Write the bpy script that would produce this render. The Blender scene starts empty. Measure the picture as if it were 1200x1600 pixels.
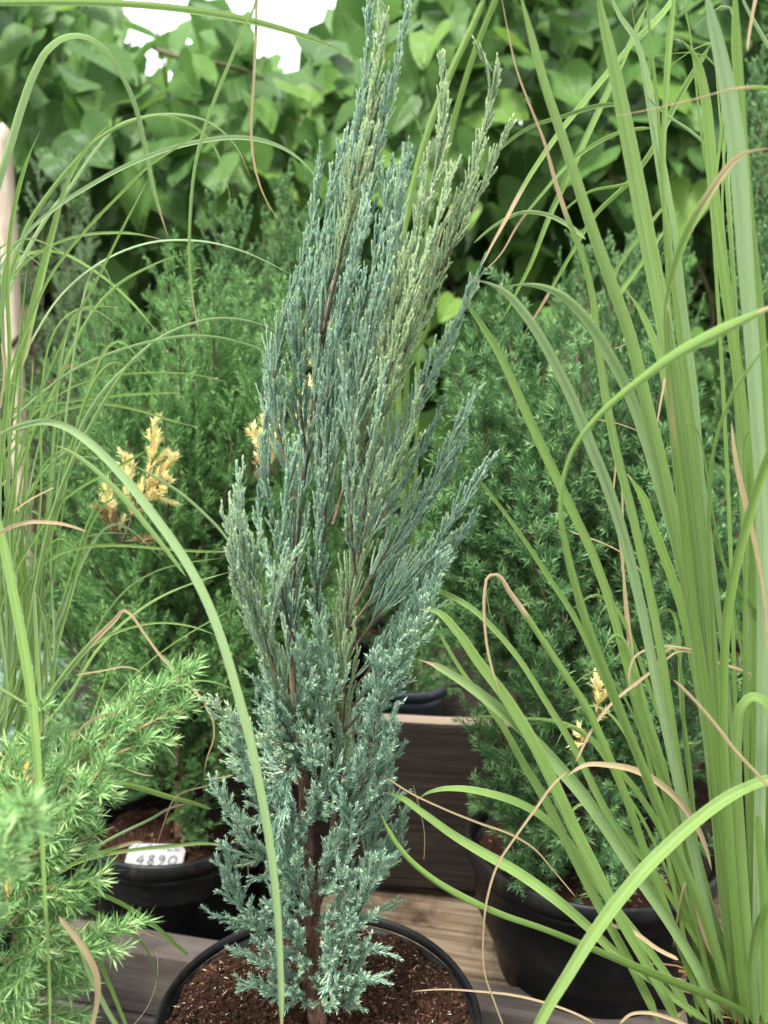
import bpy, math, random
import numpy as np
from mathutils import Matrix, Vector

# ------------------------------------------------------------------ camera, sky, sun, exposure
scene = bpy.context.scene
col = scene.collection
F = 1208.0                      # focal length in pixels of the 1200 x 1600 frame
PITCH = math.radians(6.0)
CAM = np.array([0.0, 0.0, 0.82])
cd = bpy.data.cameras.new('camera')
cam = bpy.data.objects.new('camera', cd); col.objects.link(cam)
cam.location = CAM; cam.rotation_euler = (math.radians(90) - PITCH, 0, 0)
cd.sensor_fit = 'VERTICAL'; cd.sensor_height = 36.0; cd.sensor_width = 27.0
cd.lens = 36.0 * F / 1600.0
cd.clip_start = 0.02; cd.clip_end = 500
cd.dof.use_dof = True; cd.dof.focus_distance = 0.62; cd.dof.aperture_fstop = 5.8
scene.camera = cam

SUN_EL, SUN_ROT = math.radians(60), math.radians(-142)
world = bpy.data.worlds.new('World'); scene.world = world; world.use_nodes = True
wn = world.node_tree; wn.nodes.clear()
sky = wn.nodes.new('ShaderNodeTexSky'); sky.sky_type = 'NISHITA'; sky.sun_disc = False
sky.sun_elevation = SUN_EL; sky.sun_rotation = SUN_ROT; sky.dust_density = 4.0; sky.air_density = 1.0
hs = wn.nodes.new('ShaderNodeHueSaturation'); hs.inputs['Saturation'].default_value = 0.18
mixc = wn.nodes.new('ShaderNodeMix'); mixc.data_type = 'RGBA'; mixc.inputs[0].default_value = 0.72
mixc.inputs[7].default_value = (10.0, 10.4, 10.8, 1)      # even cloud deck
bg = wn.nodes.new('ShaderNodeBackground'); bg.inputs[1].default_value = 0.052
wo = wn.nodes.new('ShaderNodeOutputWorld')
wn.links.new(sky.outputs[0], hs.inputs['Color']); wn.links.new(hs.outputs[0], mixc.inputs[6])
wn.links.new(mixc.outputs[2], bg.inputs[0]); wn.links.new(bg.outputs[0], wo.inputs[0])

sd = bpy.data.lights.new('sun', 'SUN'); sd.energy = 1.5; sd.angle = math.radians(12); sd.color = (1.0, 0.97, 0.92)
sun = bpy.data.objects.new('sun', sd); col.objects.link(sun)
# sun stands high on the left, behind cloud
sdir = Vector((math.sin(SUN_ROT) * math.cos(SUN_EL), math.cos(SUN_ROT) * math.cos(SUN_EL), math.sin(SUN_EL))).normalized()
sun.rotation_euler = sdir.to_track_quat('Z', 'Y').to_euler()
vs = scene.view_settings
vs.view_transform = 'Standard'; vs.look = 'None'; vs.gamma = 1.0; vs.use_curve_mapping = False
vs.exposure = 2.95
scene.cycles.use_denoising = True
scene.cycles.max_bounces = 7; scene.cycles.diffuse_bounces = 4; scene.cycles.transmission_bounces = 5
scene.cycles.transparent_max_bounces = 4; scene.cycles.caustics_reflective = False; scene.cycles.caustics_refractive = False

# ------------------------------------------------------------------ small maths helpers
rng = np.random.default_rng(11)
random.seed(5)
CP, SP = math.cos(PITCH), math.sin(PITCH)

def V(x, y, Y):
    """point seen at (x, y) of the photograph that stands Y metres in front of the camera"""
    u = (x - 600.0) / F; v = (800.0 - y) / F
    t = Y / (CP + v * SP)
    return np.array([u * t, Y, CAM[2] + t * (-SP + v * CP)])

def depth_of(p):
    return p[..., 1] * CP + (CAM[2] - p[..., 2]) * SP

def nrm(a):
    return a / np.maximum(np.linalg.norm(a, axis=-1, keepdims=True), 1e-9)

def catmull(pts, n):
    """smooth curve through the points; tangents weighted by chord length so long and short spans meet cleanly"""
    p = np.asarray(pts, float)
    h = np.maximum(np.linalg.norm(np.diff(p[:, :3], axis=0), axis=1), 1e-6); cum = np.concatenate([[0], np.cumsum(h)])
    d = np.diff(p, axis=0) / h[:, None]
    m = np.empty_like(p); m[0], m[-1] = d[0], d[-1]
    if len(p) > 2:
        m[1:-1] = (d[1:] * h[:-1, None] + d[:-1] * h[1:, None]) / (h[:-1] + h[1:])[:, None]
        m[0] = 1.5 * d[0] - .5 * m[1]; m[-1] = 1.5 * d[-1] - .5 * m[-2]
    t = np.linspace(0, cum[-1], n); k = np.clip(np.searchsorted(cum, t, side='right') - 1, 0, len(p) - 2)
    s = ((t - cum[k]) / h[k])[:, None]; H = h[k][:, None]
    return (2 * s ** 3 - 3 * s ** 2 + 1) * p[k] + (s ** 3 - 2 * s ** 2 + s) * H * m[k] + (-2 * s ** 3 + 3 * s ** 2) * p[k + 1] + (s ** 3 - s ** 2) * H * m[k + 1]

def frames(T):
    a = np.where(np.abs(T[..., 2:3]) < 0.9, np.array([0, 0, 1.0]), np.array([1.0, 0, 0]))
    u = nrm(np.cross(T, a)); v = np.cross(T, u)
    return u, v

# ------------------------------------------------------------------ objects and meshes
def mesh_from(name, verts, faces, mats=(), tint=None, fmat=None, smooth=False, uv=None, dry=None):
    """faces: (M,3) or (M,4) array or list of lists"""
    me = bpy.data.meshes.new(name)
    verts = np.asarray(verts, dtype=np.float32)
    if isinstance(faces, np.ndarray):
        m, k = faces.shape
        me.vertices.add(len(verts)); me.vertices.foreach_set('co', verts.ravel())
        me.loops.add(m * k); me.loops.foreach_set('vertex_index', faces.astype(np.int32).ravel())
        me.polygons.add(m); me.polygons.foreach_set('loop_start', np.arange(0, m * k, k, dtype=np.int32))
        me.update(calc_edges=True)
    else:
        me.from_pydata(verts.tolist(), [], [list(map(int, f)) for f in faces]); me.update()
    for mt in mats: me.materials.append(mt)
    if fmat is not None: me.polygons.foreach_set('material_index', np.asarray(fmat, dtype=np.int32))
    if smooth: me.polygons.foreach_set('use_smooth', np.ones(len(me.polygons), dtype=bool))
    if tint is not None:
        me.attributes.new('tint', 'FLOAT', 'POINT').data.foreach_set('value', np.asarray(tint, dtype=np.float32))
    if dry is not None:
        me.attributes.new('dry', 'FLOAT', 'POINT').data.foreach_set('value', np.asarray(dry, dtype=np.float32))
    if uv is not None:
        at = me.attributes.new('leafuv', 'FLOAT_VECTOR', 'POINT')
        w = np.zeros((len(verts), 3), dtype=np.float32); w[:, :2] = uv
        at.data.foreach_set('vector', w.ravel())
    return me

def obj(name, me, parent=None):
    o = bpy.data.objects.new(name, me); col.objects.link(o)
    if parent is not None: o.parent = parent
    return o

def tag(o, label=None, cat=None, group=None, kind=None):
    if label: o['label'] = label
    if cat: o['category'] = cat
    if group: o['group'] = group
    if kind: o['kind'] = kind
    return o

def thing(name, label, cat, loc, group=None):
    o = bpy.data.objects.new(name, None); col.objects.link(o)
    o.location = loc; o.empty_display_size = 0.05
    tag(o, label, cat, group)
    return o

def child(name, verts, faces, mats, parent, **kw):
    """a part given in world coordinates; the parent is an unrotated Empty (or a part at the Empty's origin)"""
    org = np.array(root_loc(parent))
    me = mesh_from(name, np.asarray(verts) - org, faces, mats, **kw)
    return obj(name, me, parent)

def root_loc(o):
    while o.parent is not None: o = o.parent
    return o.location

class Geo:
    """collects geometry; quads and triangles kept apart"""
    def __init__(s): s.v = []; s.f = []; s.t = []; s.m = []; s.n = 0
    def add(s, v, f, tint=0.5, mat=0):
        v = np.asarray(v, float).reshape(-1, 3)
        f = np.asarray(f)
        if f.shape[1] == 4: f = np.vstack([f[:, [0, 1, 2]], f[:, [0, 2, 3]]])
        s.v.append(v); s.f.append(f + s.n)
        s.t.append(np.broadcast_to(np.asarray(tint, float), (len(v),)) if np.ndim(tint) == 0 else np.asarray(tint, float))
        s.m.append(np.full(len(f), mat, dtype=np.int32)); s.n += len(v)
    def mesh(s, name, mats, org, smooth=False):
        return mesh_from(name, np.vstack(s.v) - np.asarray(org), np.vstack(s.f), mats, tint=np.concatenate(s.t), fmat=np.concatenate(s.m), smooth=smooth)

def tube(pts, radii, sides=8, rough=0.0, cap=True):
    pts = np.asarray(pts, float); n = len(pts); radii = np.broadcast_to(radii, (n,))
    T = nrm(np.gradient(pts, axis=0))
    u = np.zeros_like(pts); a = np.array([1.0, 0, 0]) if abs(T[0, 0]) < 0.8 else np.array([0, 1.0, 0])
    for i in range(n):
        a = a - T[i] * np.dot(a, T[i]); a /= np.linalg.norm(a); u[i] = a
    v = np.cross(T, u)
    ang = np.linspace(0, 2 * np.pi, sides, endpoint=False)
    ring = np.cos(ang)[None, :, None] * u[:, None] + np.sin(ang)[None, :, None] * v[:, None]
    r = radii[:, None] * (1 + rough * rng.standard_normal((n, sides)))
    vv = (pts[:, None] + ring * r[..., None]).reshape(-1, 3)
    i = np.arange(n - 1)[:, None] * sides; j = np.arange(sides)[None]
    f = np.stack([i + j, i + (j + 1) % sides, i + sides + (j + 1) % sides, i + sides + j], -1).reshape(-1, 4)
    f = np.vstack([f[:, [0, 1, 2]], f[:, [0, 2, 3]]])
    if cap:
        k = len(vv); vv = np.vstack([vv, pts[-1] + T[-1] * radii[-1]])
        b = (n - 1) * sides
        f = np.vstack([f, np.stack([b + np.arange(sides), b + (np.arange(sides) + 1) % sides, np.full(sides, k)], -1)])
    return vv, f

# ------------------------------------------------------------------ materials
def new_mat(name):
    m = bpy.data.materials.new(name); m.use_nodes = True
    nt = m.node_tree; nt.nodes.clear()
    out = nt.nodes.new('ShaderNodeOutputMaterial')
    b = nt.nodes.new('ShaderNodeBsdfPrincipled')
    nt.links.new(b.outputs[0], out.inputs[0])
    return m, nt, b, out

def N(nt, typ, **kw):
    n = nt.nodes.new(typ)
    for k, v in kw.items(): setattr(n, k, v)
    return n

def ramp(nt, fac, stops):
    r = nt.nodes.new('ShaderNodeValToRGB')
    el = r.color_ramp.elements
    while len(el) < len(stops): el.new(0.5)
    for e, (p, c) in zip(el, stops): e.position = p; e.color = (*c, 1)
    nt.links.new(fac, r.inputs[0])
    return r.outputs[0]

def noise(nt, vec, scale, detail=4, rough=0.55):
    n = nt.nodes.new('ShaderNodeTexNoise'); n.inputs['Scale'].default_value = scale
    n.inputs['Detail'].default_value = detail; n.inputs['Roughness'].default_value = rough
    if vec is not None: nt.links.new(vec, n.inputs['Vector'])
    return n.outputs['Fac']

def mapping(nt, vec, scale):
    m = nt.nodes.new('ShaderNodeMapping'); m.inputs['Scale'].default_value = scale
    nt.links.new(vec, m.inputs['Vector']); return m.outputs[0]

def bump(nt, h, b, strength=0.3, dist=0.002):
    bp = nt.nodes.new('ShaderNodeBump'); bp.inputs['Strength'].default_value = strength; bp.inputs['Distance'].default_value = dist
    nt.links.new(h, bp.inputs['Height']); nt.links.new(bp.outputs[0], b.inputs['Normal'])

def mixrgb(nt, fac, a, b, typ='MIX'):
    m = nt.nodes.new('ShaderNodeMix'); m.data_type = 'RGBA'; m.blend_type = typ
    for s, i in ((fac, 0), (a, 6), (b, 7)):
        if isinstance(s, (int, float)): m.inputs[i].default_value = s
        elif isinstance(s, tuple): m.inputs[i].default_value = (*s, 1)
        else: nt.links.new(s, m.inputs[i])
    return m.outputs[2]

def math_n(nt, op, a, b=0.0):
    m = nt.nodes.new('ShaderNodeMath'); m.operation = op
    for s, i in ((a, 0), (b, 1)):
        if isinstance(s, (int, float)): m.inputs[i].default_value = s
        else: nt.links.new(s, m.inputs[i])
    return m.outputs[0]

def translucent(nt, b, out, colour, amount):
    tr = nt.nodes.new('ShaderNodeBsdfTranslucent'); mx = nt.nodes.new('ShaderNodeMixShader')
    mx.inputs[0].default_value = amount
    nt.links.new(colour, tr.inputs[0]); nt.links.new(b.outputs[0], mx.inputs[1]); nt.links.new(tr.outputs[0], mx.inputs[2])
    nt.links.new(mx.outputs[0], out.inputs[0])

def needle_mat(name, stops, rough=0.5, trans=0.22, spec=0.13):
    m, nt, b, out = new_mat(name)
    at = N(nt, 'ShaderNodeAttribute', attribute_name='tint')
    c = ramp(nt, at.outputs['Fac'], stops)
    nt.links.new(c, b.inputs['Base Color']); b.inputs['Roughness'].default_value = rough
    b.inputs['Specular IOR Level'].default_value = spec
    if trans: translucent(nt, b, out, c, trans)
    return m

def bark_mat(name, stops, scale=(60, 60, 14)):
    m, nt, b, out = new_mat(name)
    tc = N(nt, 'ShaderNodeTexCoord')
    n1 = noise(nt, mapping(nt, tc.outputs['Object'], scale), 4, 6, 0.65)
    c = ramp(nt, n1, stops); nt.links.new(c, b.inputs['Base Color']); b.inputs['Roughness'].default_value = 0.85
    bump(nt, n1, b, 0.8, 0.003)
    return m

M = {}
M['hero'] = needle_mat('blue_needle', [(0, (.150, .260, .175)), (.32, (.325, .530, .380)), (.58, (.510, .745, .545)), (1, (.76, .90, .52))], 0.5, 0.36)
M['fresh'] = needle_mat('fresh_green_needle', [(0, (.155, .255, .130)), (.32, (.340, .535, .300)), (.58, (.540, .750, .430)), (1, (.78, .90, .48))], 0.5, 0.36)
M['green'] = needle_mat('green_needle', [(0, (.085, .200, .062)), (.5, (.180, .385, .120)), (.85, (.30, .53, .175)), (1, (.46, .66, .28))], 0.45, 0.3)
M['spruce'] = needle_mat('deep_green_needle', [(0, (.068, .165, .062)), (.5, (.145, .325, .115)), (.85, (.27, .49, .18)), (1, (.42, .62, .28))], 0.42, 0.3)
M['lime'] = needle_mat('bright_needle', [(0, (.13, .30, .10)), (.5, (.26, .50, .17)), (.85, (.43, .68, .23)), (1, (.60, .79, .38))], 0.45, 0.3, 0.4)
M['backgreen'] = needle_mat('mid_green_needle', [(0, (.095, .210, .078)), (.5, (.210, .410, .155)), (.85, (.33, .55, .22)), (1, (.47, .67, .32))], 0.5, 0.3)
M['lace'] = needle_mat('pale_lacy_needle', [(0, (.09, .18, .08)), (.5, (.19, .33, .15)), (1, (.36, .48, .25))], 0.55, 0.3)
M['cream'] = needle_mat('cream_needle', [(0, (.92, .74, .26)), (.6, (.97, .86, .40)), (1, (.97, .91, .56))], 0.5, 0.45)
M['tan'] = needle_mat('dry_needle', [(0, (.30, .17, .07)), (1, (.52, .36, .17))], 0.6, 0.2)
M['twig'] = bark_mat('red_brown_twig', [(.3, (.100, .075, .048)), (.7, (.24, .185, .125))], (80, 80, 40))
M['paletwig'] = bark_mat('straw_twig', [(.3, (.28, .20, .09)), (.7, (.45, .36, .18))], (80, 80, 40))
M['bark'] = bark_mat('shaggy_juniper_bark', [(.28, (.055, .030, .022)), (.5, (.170, .092, .062)), (.75, (.33, .205, .145))])

def soil_mat():
    m, nt, b, out = new_mat('peat_soil')
    tc = N(nt, 'ShaderNodeTexCoord')
    n1 = noise(nt, tc.outputs['Object'], 130, 8, 0.7); n2 = noise(nt, tc.outputs['Object'], 22, 4)
    c = ramp(nt, n1, [(.3, (.018, .008, .004)), (.55, (.058, .025, .013)), (.8, (.12, .052, .026))])
    c2 = mixrgb(nt, n2, c, (.030, .014, .009)); nt.links.new(c2, b.inputs['Base Color'])
    b.inputs['Roughness'].default_value = 0.9; bump(nt, n1, b, 0.7, 0.003)
    return m
M['soil'] = soil_mat()

def crumb_mat():
    m, nt, b, out = new_mat('soil_crumbs')
    at = N(nt, 'ShaderNodeAttribute', attribute_name='tint')
    c = ramp(nt, at.outputs['Fac'], [(0, (.015, .007, .004)), (.5, (.050, .024, .014)), (.9, (.11, .05, .028)), (.93, (.33, .15, .08)), (.975, (.60, .45, .28)), (1, (.75, .70, .62))])
    nt.links.new(c, b.inputs['Base Color']); b.inputs['Roughness'].default_value = 0.9
    return m
M['crumb'] = crumb_mat()

def plastic_mat():
    m, nt, b, out = new_mat('black_nursery_plastic')
    tc = N(nt, 'ShaderNodeTexCoord')
    n1 = noise(nt, tc.outputs['Object'], 14, 6, 0.6); n2 = noise(nt, tc.outputs['Object'], 160, 3)
    f = ramp(nt, n1, [(.42, (0, 0, 0)), (.75, (1, 1, 1))])
    c = mixrgb(nt, f, (.011, .012, .013), (.045, .040, .035))
    st = noise(nt, mapping(nt, tc.outputs['Object'], (70, 70, 5)), 1.0, 4, 0.6)
    c = mixrgb(nt, ramp(nt, st, [(.58, (0,) * 3), (.74, (.55,) * 3)]), c, (.075, .065, .055))
    sp2 = noise(nt, tc.outputs['Object'], 75, 3, 0.5)
    c = mixrgb(nt, ramp(nt, sp2, [(.66, (0,) * 3), (.70, (.7,) * 3)]), c, (.060, .036, .022)); nt.links.new(c, b.inputs['Base Color'])
    r = ramp(nt, n1, [(.3, (.34,) * 3), (.8, (.62,) * 3)]); nt.links.new(r, b.inputs['Roughness']); b.inputs['Specular IOR Level'].default_value = 0.14
    bump(nt, n2, b, 0.12, 0.001)
    return m
M['plastic'] = plastic_mat()

def wood_mat(name, stops, grain=(3, 60, 60), dirt=(.05, .03, .02), dirt_amt=(.5, .75)):
    m, nt, b, out = new_mat(name)
    tc = N(nt, 'ShaderNodeTexCoord')
    oi = N(nt, 'ShaderNodeObjectInfo')
    add = N(nt, 'ShaderNodeVectorMath', operation='ADD'); nt.links.new(tc.outputs['Object'], add.inputs[0])
    sc = N(nt, 'ShaderNodeVectorMath', operation='SCALE'); sc.inputs[0].default_value = (7, 3, 5); nt.links.new(oi.outputs['Random'], sc.inputs['Scale'])
    nt.links.new(sc.outputs[0], add.inputs[1])
    n1 = noise(nt, mapping(nt, add.outputs[0], grain), 1.6, 8, 0.65)
    n2 = noise(nt, add.outputs[0], 9, 6, 0.7)
    c = ramp(nt, n1, stops)
    f = ramp(nt, n2, [(dirt_amt[0], (0, 0, 0)), (dirt_amt[1], (1, 1, 1))])
    c2 = mixrgb(nt, f, c, dirt); nt.links.new(c2, b.inputs['Base Color'])
    b.inputs['Roughness'].default_value = 0.8; bump(nt, n1, b, 0.7, 0.003)
    return m
M['plank'] = wood_mat('rain_stained_plank', [(.30, (.055, .037, .024)), (.48, (.185, .135, .085)), (.70, (.36, .285, .195))], (3, 75, 75), (.05, .03, .02), (.48, .66))
M['brown'] = wood_mat('dark_brown_board', [(.25, (.015, .011, .008)), (.5, (.040, .030, .022)), (.75, (.076, .059, .044))], (3, 90, 90), (.018, .011, .008), (.5, .8))
M['greywood'] = wood_mat('weathered_grey_beam', [(.25, (.075, .060, .052)), (.5, (.135, .112, .098)), (.75, (.20, .17, .15))], (3, 40, 40), (.055, .04, .033))
M['litwood'] = wood_mat('lit_top_edge', [(.25, (.20, .145, .105)), (.6, (.36, .28, .215)), (.85, (.46, .37, .295))], (3, 70, 70), (.16, .10, .07), (.6, .85))  # paler wood for the board's top face, light put into the colour

def blade_mat():
    m, nt, b, out = new_mat('grass_blade')
    uv = N(nt, 'ShaderNodeAttribute', attribute_name='leafuv'); ti = N(nt, 'ShaderNodeAttribute', attribute_name='tint'); dr = N(nt, 'ShaderNodeAttribute', attribute_name='dry')
    sep = N(nt, 'ShaderNodeSeparateXYZ'); nt.links.new(uv.outputs['Vector'], sep.inputs[0])
    streak = noise(nt, mapping(nt, uv.outputs['Vector'], (9, 1.1, 1)), 2.0, 5, 0.75)
    base = ramp(nt, ti.outputs['Fac'], [(0, (.085, .165, .020)), (.30, (.215, .400, .030)), (.62, (.285, .460, .090)), (1, (.45, .62, .33))])
    lt = mixrgb(nt, ramp(nt, streak, [(.4, (0, 0, 0)), (.75, (1, 1, 1))]), base, (.36, .50, .24))
    lt = mixrgb(nt, 0.62, base, lt)
    au = math_n(nt, 'ABSOLUTE', sep.outputs['X'])
    rib = ramp(nt, au, [(.0, (1, 1, 1)), (.10, (.5,) * 3), (.34, (0, 0, 0))])
    lt = mixrgb(nt, math_n(nt, 'MULTIPLY', rib, 0.34), lt, (.42, .53, .30))
    veins = math_n(nt, 'SINE', math_n(nt, 'ADD', math_n(nt, 'MULTIPLY', sep.outputs['X'], 24.0), math_n(nt, 'MULTIPLY', streak, 3.0)))
    lt = mixrgb(nt, math_n(nt, 'MULTIPLY', ramp(nt, math_n(nt, 'ADD', math_n(nt, 'MULTIPLY', veins, .5), .5), [(.45, (0, 0, 0)), (.95, (1, 1, 1))]), 0.32), lt, (.40, .52, .26))
    edge = ramp(nt, au, [(.86, (0,) * 3), (.97, (.6,) * 3)])
    lt = mixrgb(nt, edge, lt, (.46, .56, .28))
    blot = noise(nt, mapping(nt, uv.outputs['Vector'], (1.2, .55, 1)), 1.3, 3, 0.5)
    lt = mixrgb(nt, ramp(nt, blot, [(.35, (.38,) * 3), (.62, (0,) * 3)]), lt, (.085, .190, .040))
    dc = ramp(nt, streak, [(.3, (.40, .25, .11)), (.48, (.60, .46, .26)), (.75, (.76, .66, .45))])
    dn = noise(nt, mapping(nt, uv.outputs['Vector'], (2.5, 30, 1)), 1.0, 5, 0.7)
    spots = noise(nt, mapping(nt, uv.outputs['Vector'], (2.2, 3.2, 1)), 3.0, 2, 0.5)
    spf = ramp(nt, spots, [(.74, (0, 0, 0)), (.80, (.8,) * 3)])
    lt = mixrgb(nt, spf, lt, (.34, .25, .09))
    df = math_n(nt, 'ADD', dr.outputs['Fac'], math_n(nt, 'MULTIPLY', math_n(nt, 'SUBTRACT', dn, 0.5), 0.7))
    c = mixrgb(nt, ramp(nt, df, [(.42, (0, 0, 0)), (.58, (1, 1, 1))]), lt, dc)
    nt.links.new(c, b.inputs['Base Color']); b.inputs['Roughness'].default_value = 0.42
    b.inputs['Specular IOR Level'].default_value = 0.20
    hgt = math_n(nt, 'ADD', math_n(nt, 'MULTIPLY', veins, 0.6), streak)
    bump(nt, hgt, b, 0.55, 0.0009)
    translucent(nt, b, out, c, 0.44)
    return m
M['blade'] = blade_mat()

def leaf_mat(name, by_object):
    m, nt, b, out = new_mat(name)
    uv = N(nt, 'ShaderNodeAttribute', attribute_name='leafuv')
    if by_object:
        oi = N(nt, 'ShaderNodeObjectInfo'); fac = oi.outputs['Random']
    else:
        at = N(nt, 'ShaderNodeAttribute', attribute_name='tint'); fac = at.outputs['Fac']
    c = ramp(nt, fac, [(0, (.055, .130, .028)), (.3, (.085, .195, .036)), (.6, (.110, .235, .048)), (.9, (.145, .285, .050)), (1, (.23, .40, .060))])
    sep = N(nt, 'ShaderNodeSeparateXYZ'); nt.links.new(uv.outputs['Vector'], sep.inputs[0])
    ax = math_n(nt, 'ABSOLUTE', sep.outputs['X'])
    w = math_n(nt, 'SINE', math_n(nt, 'MULTIPLY', math_n(nt, 'SUBTRACT', sep.outputs['Y'], math_n(nt, 'MULTIPLY', ax, 0.75)), 38.0))
    vein = ramp(nt, w, [(.86, (0, 0, 0)), (1.0, (1, 1, 1))])
    rib = ramp(nt, ax, [(0, (1, 1, 1)), (.035, (0, 0, 0))])
    vv = math_n(nt, 'MAXIMUM', math_n(nt, 'MULTIPLY', vein, 0.5), rib)
    n1 = noise(nt, uv.outputs['Vector'], 6, 4)
    c2 = mixrgb(nt, math_n(nt, 'MULTIPLY', vv, 0.35), c, (.26, .40, .14))
    c2 = mixrgb(nt, math_n(nt, 'MULTIPLY', n1, 0.35), c2, (.07, .16, .05))
    nt.links.new(c2, b.inputs['Base Color']); b.inputs['Roughness'].default_value = 0.42
    b.inputs['Specular IOR Level'].default_value = 0.11
    bump(nt, math_n(nt, 'SUBTRACT', 1.0, vv), b, 0.35, 0.004)
    translucent(nt, b, out, c2, 0.42)
    return m
M['leaf'] = leaf_mat('climber_leaf', True); M['leafmass'] = leaf_mat('climber_leaf_mass', False)

def plain(name, c, rough=0.6, spec=0.4, var=0.0):
    m, nt, b, out = new_mat(name)
    b.inputs['Roughness'].default_value = rough; b.inputs['Specular IOR Level'].default_value = spec
    tc = N(nt, 'ShaderNodeTexCoord'); n1 = noise(nt, tc.outputs['Object'], 35, 5, 0.6)
    cc = mixrgb(nt, math_n(nt, 'MULTIPLY', n1, 0.5 + var), c, tuple(x * 0.62 for x in c))
    nt.links.new(cc, b.inputs['Base Color'])
    return m
M['tag'] = plain('white_tag_plastic', (.52, .53, .55), 0.45)
M['ink'] = plain('black_marker', (.012, .012, .014), 0.5)
M['yellow'] = plain('yellow_tag_plastic', (.72, .40, .035), 0.45)
M['terracotta'] = plain('terracotta', (.15, .072, .045), 0.8, 0.2)
M['bluepot'] = plain('blue_grey_plastic', (.050, .062, .080), 0.5)
M['cable'] = plain('cable', (.10, .10, .11), 0.6)
M['vine'] = bark_mat('vine_stem', [(.3, (.09, .075, .04)), (.7, (.22, .19, .11))], (10, 10, 10))

def bamboo_mat():
    m, nt, b, out = new_mat('bamboo_cane')
    tc = N(nt, 'ShaderNodeTexCoord')
    n1 = noise(nt, mapping(nt, tc.outputs['Object'], (40, 40, 5)), 2, 6, 0.6)
    c = ramp(nt, n1, [(.3, (.36, .28, .18)), (.7, (.56, .47, .34))]); nt.links.new(c, b.inputs['Base Color']); b.inputs['Roughness'].default_value = 0.55
    return m
M['bamboo'] = bamboo_mat()

def ground_mat():
    m, nt, b, out = new_mat('damp_ground')
    tc = N(nt, 'ShaderNodeTexCoord')
    n1 = noise(nt, tc.outputs['Object'], 18, 8, 0.7); n2 = noise(nt, tc.outputs['Object'], 2, 4)
    c = ramp(nt, n1, [(.3, (.030, .022, .016)), (.55, (.075, .058, .042)), (.8, (.13, .11, .085))])
    c2 = mixrgb(nt, n2, c, (.04, .045, .025)); nt.links.new(c2, b.inputs['Base Color']); b.inputs['Roughness'].default_value = 0.9
    bump(nt, n1, b, 0.8, 0.01)
    return m
M['ground'] = ground_mat()

# real leaves, soil and timber reflect little light: bring every surface down to its true reflectance
def settle(m, k):
    nt = m.node_tree
    for n in list(nt.nodes):
        for sock in n.inputs:
            if n.type in ('BSDF_PRINCIPLED', 'BSDF_TRANSLUCENT') and sock.name in ('Base Color', 'Color') and sock.is_linked:
                src = sock.links[0].from_socket
                nt.links.new(mixrgb(nt, 1.0, src, (k, k, k), 'MULTIPLY'), sock)
for key, m in M.items():
    if key in ('plank', 'brown', 'greywood', 'litwood', 'soil', 'crumb', 'bark', 'twig', 'paletwig', 'ground', 'terracotta', 'vine', 'tan'):
        for n_ in m.node_tree.nodes:
            if n_.type == 'BSDF_PRINCIPLED': n_.inputs['Specular IOR Level'].default_value = 0.10
    settle(m, {'plastic': .40, 'bluepot': .4, 'brown': .36, 'tag': .22, 'ink': .3, 'leaf': .64, 'leafmass': .72, 'cream': .78, 'blade': .72, 'lime': .66, 'hero': .62, 'fresh': .62, 'green': .64, 'soil': .48, 'crumb': .50}.get(key, .56))

# ------------------------------------------------------------------ setting: ground, timber bed
def value_noise(xy, scale, seed):
    r = np.random.default_rng(seed); g = r.random((64, 64))
    p = xy * scale; i = np.floor(p).astype(int); f = p - i; f = f * f * (3 - 2 * f)
    a = g[i[:, 0] % 64, i[:, 1] % 64]; b = g[(i[:, 0] + 1) % 64, i[:, 1] % 64]
    c = g[i[:, 0] % 64, (i[:, 1] + 1) % 64]; d = g[(i[:, 0] + 1) % 64, (i[:, 1] + 1) % 64]
    return (a * (1 - f[:, 0]) + b * f[:, 0]) * (1 - f[:, 1]) + (c * (1 - f[:, 0]) + d * f[:, 0]) * f[:, 1]

def build_ground():
    k = np.concatenate([[-200, -60, -20, -9], np.linspace(-5, 5, 81), [9, 20, 60, 200]])
    X, Yy = np.meshgrid(k, k, indexing='ij'); xy = np.stack([X.ravel(), Yy.ravel()], 1)
    z = (value_noise(xy + 300, 2.2, 1) - 1.0) * 0.03 + (value_noise(xy + 300, 7, 2) - 1.0) * 0.012
    n = len(k); i, j = np.meshgrid(np.arange(n - 1), np.arange(n - 1), indexing='ij')
    f = np.stack([i * n + j, (i + 1) * n + j, (i + 1) * n + j + 1, i * n + j + 1], -1).reshape(-1, 4)
    o = obj('ground', mesh_from('ground', np.column_stack([xy, z]), f, [M['ground']], smooth=True)); tag(o, kind='structure')
build_ground()

def plank_mesh(name, L, W, H, mat, wob=0.0015, topmat=None, seed=0):
    """a sawn board along local x, slightly worn edges; origin at its middle"""
    r = np.random.default_rng(seed); n = 14; b = min(W, H) * 0.10
    xs = np.linspace(-L / 2, L / 2, n)
    prof = [(-W / 2 + b, -H / 2), (W / 2 - b, -H / 2), (W / 2, -H / 2 + b), (W / 2, H / 2 - b), (W / 2 - b, H / 2), (-W / 2 + b, H / 2), (-W / 2, H / 2 - b), (-W / 2, -H / 2 + b)]
    v = []
    for x in xs:
        for (y, z) in prof: v.append((x, y + r.normal() * wob, z + r.normal() * wob))
    k = 8; f = []; fm = []
    for i in range(n - 1):
        for j in range(k):
            f.append([i * k + j, (i + 1) * k + j, (i + 1) * k + (j + 1) % k, i * k + (j + 1) % k])
            fm.append(1 if (topmat is not None and j == 4) else 0)
    f.append(list(range(k))); fm.append(0); f.append([(n - 1) * k + j for j in range(k - 1, -1, -1)]); fm.append(0)
    return mesh_from(name, v, f, [mat] + ([topmat] if topmat else []), fmat=fm)

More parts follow.
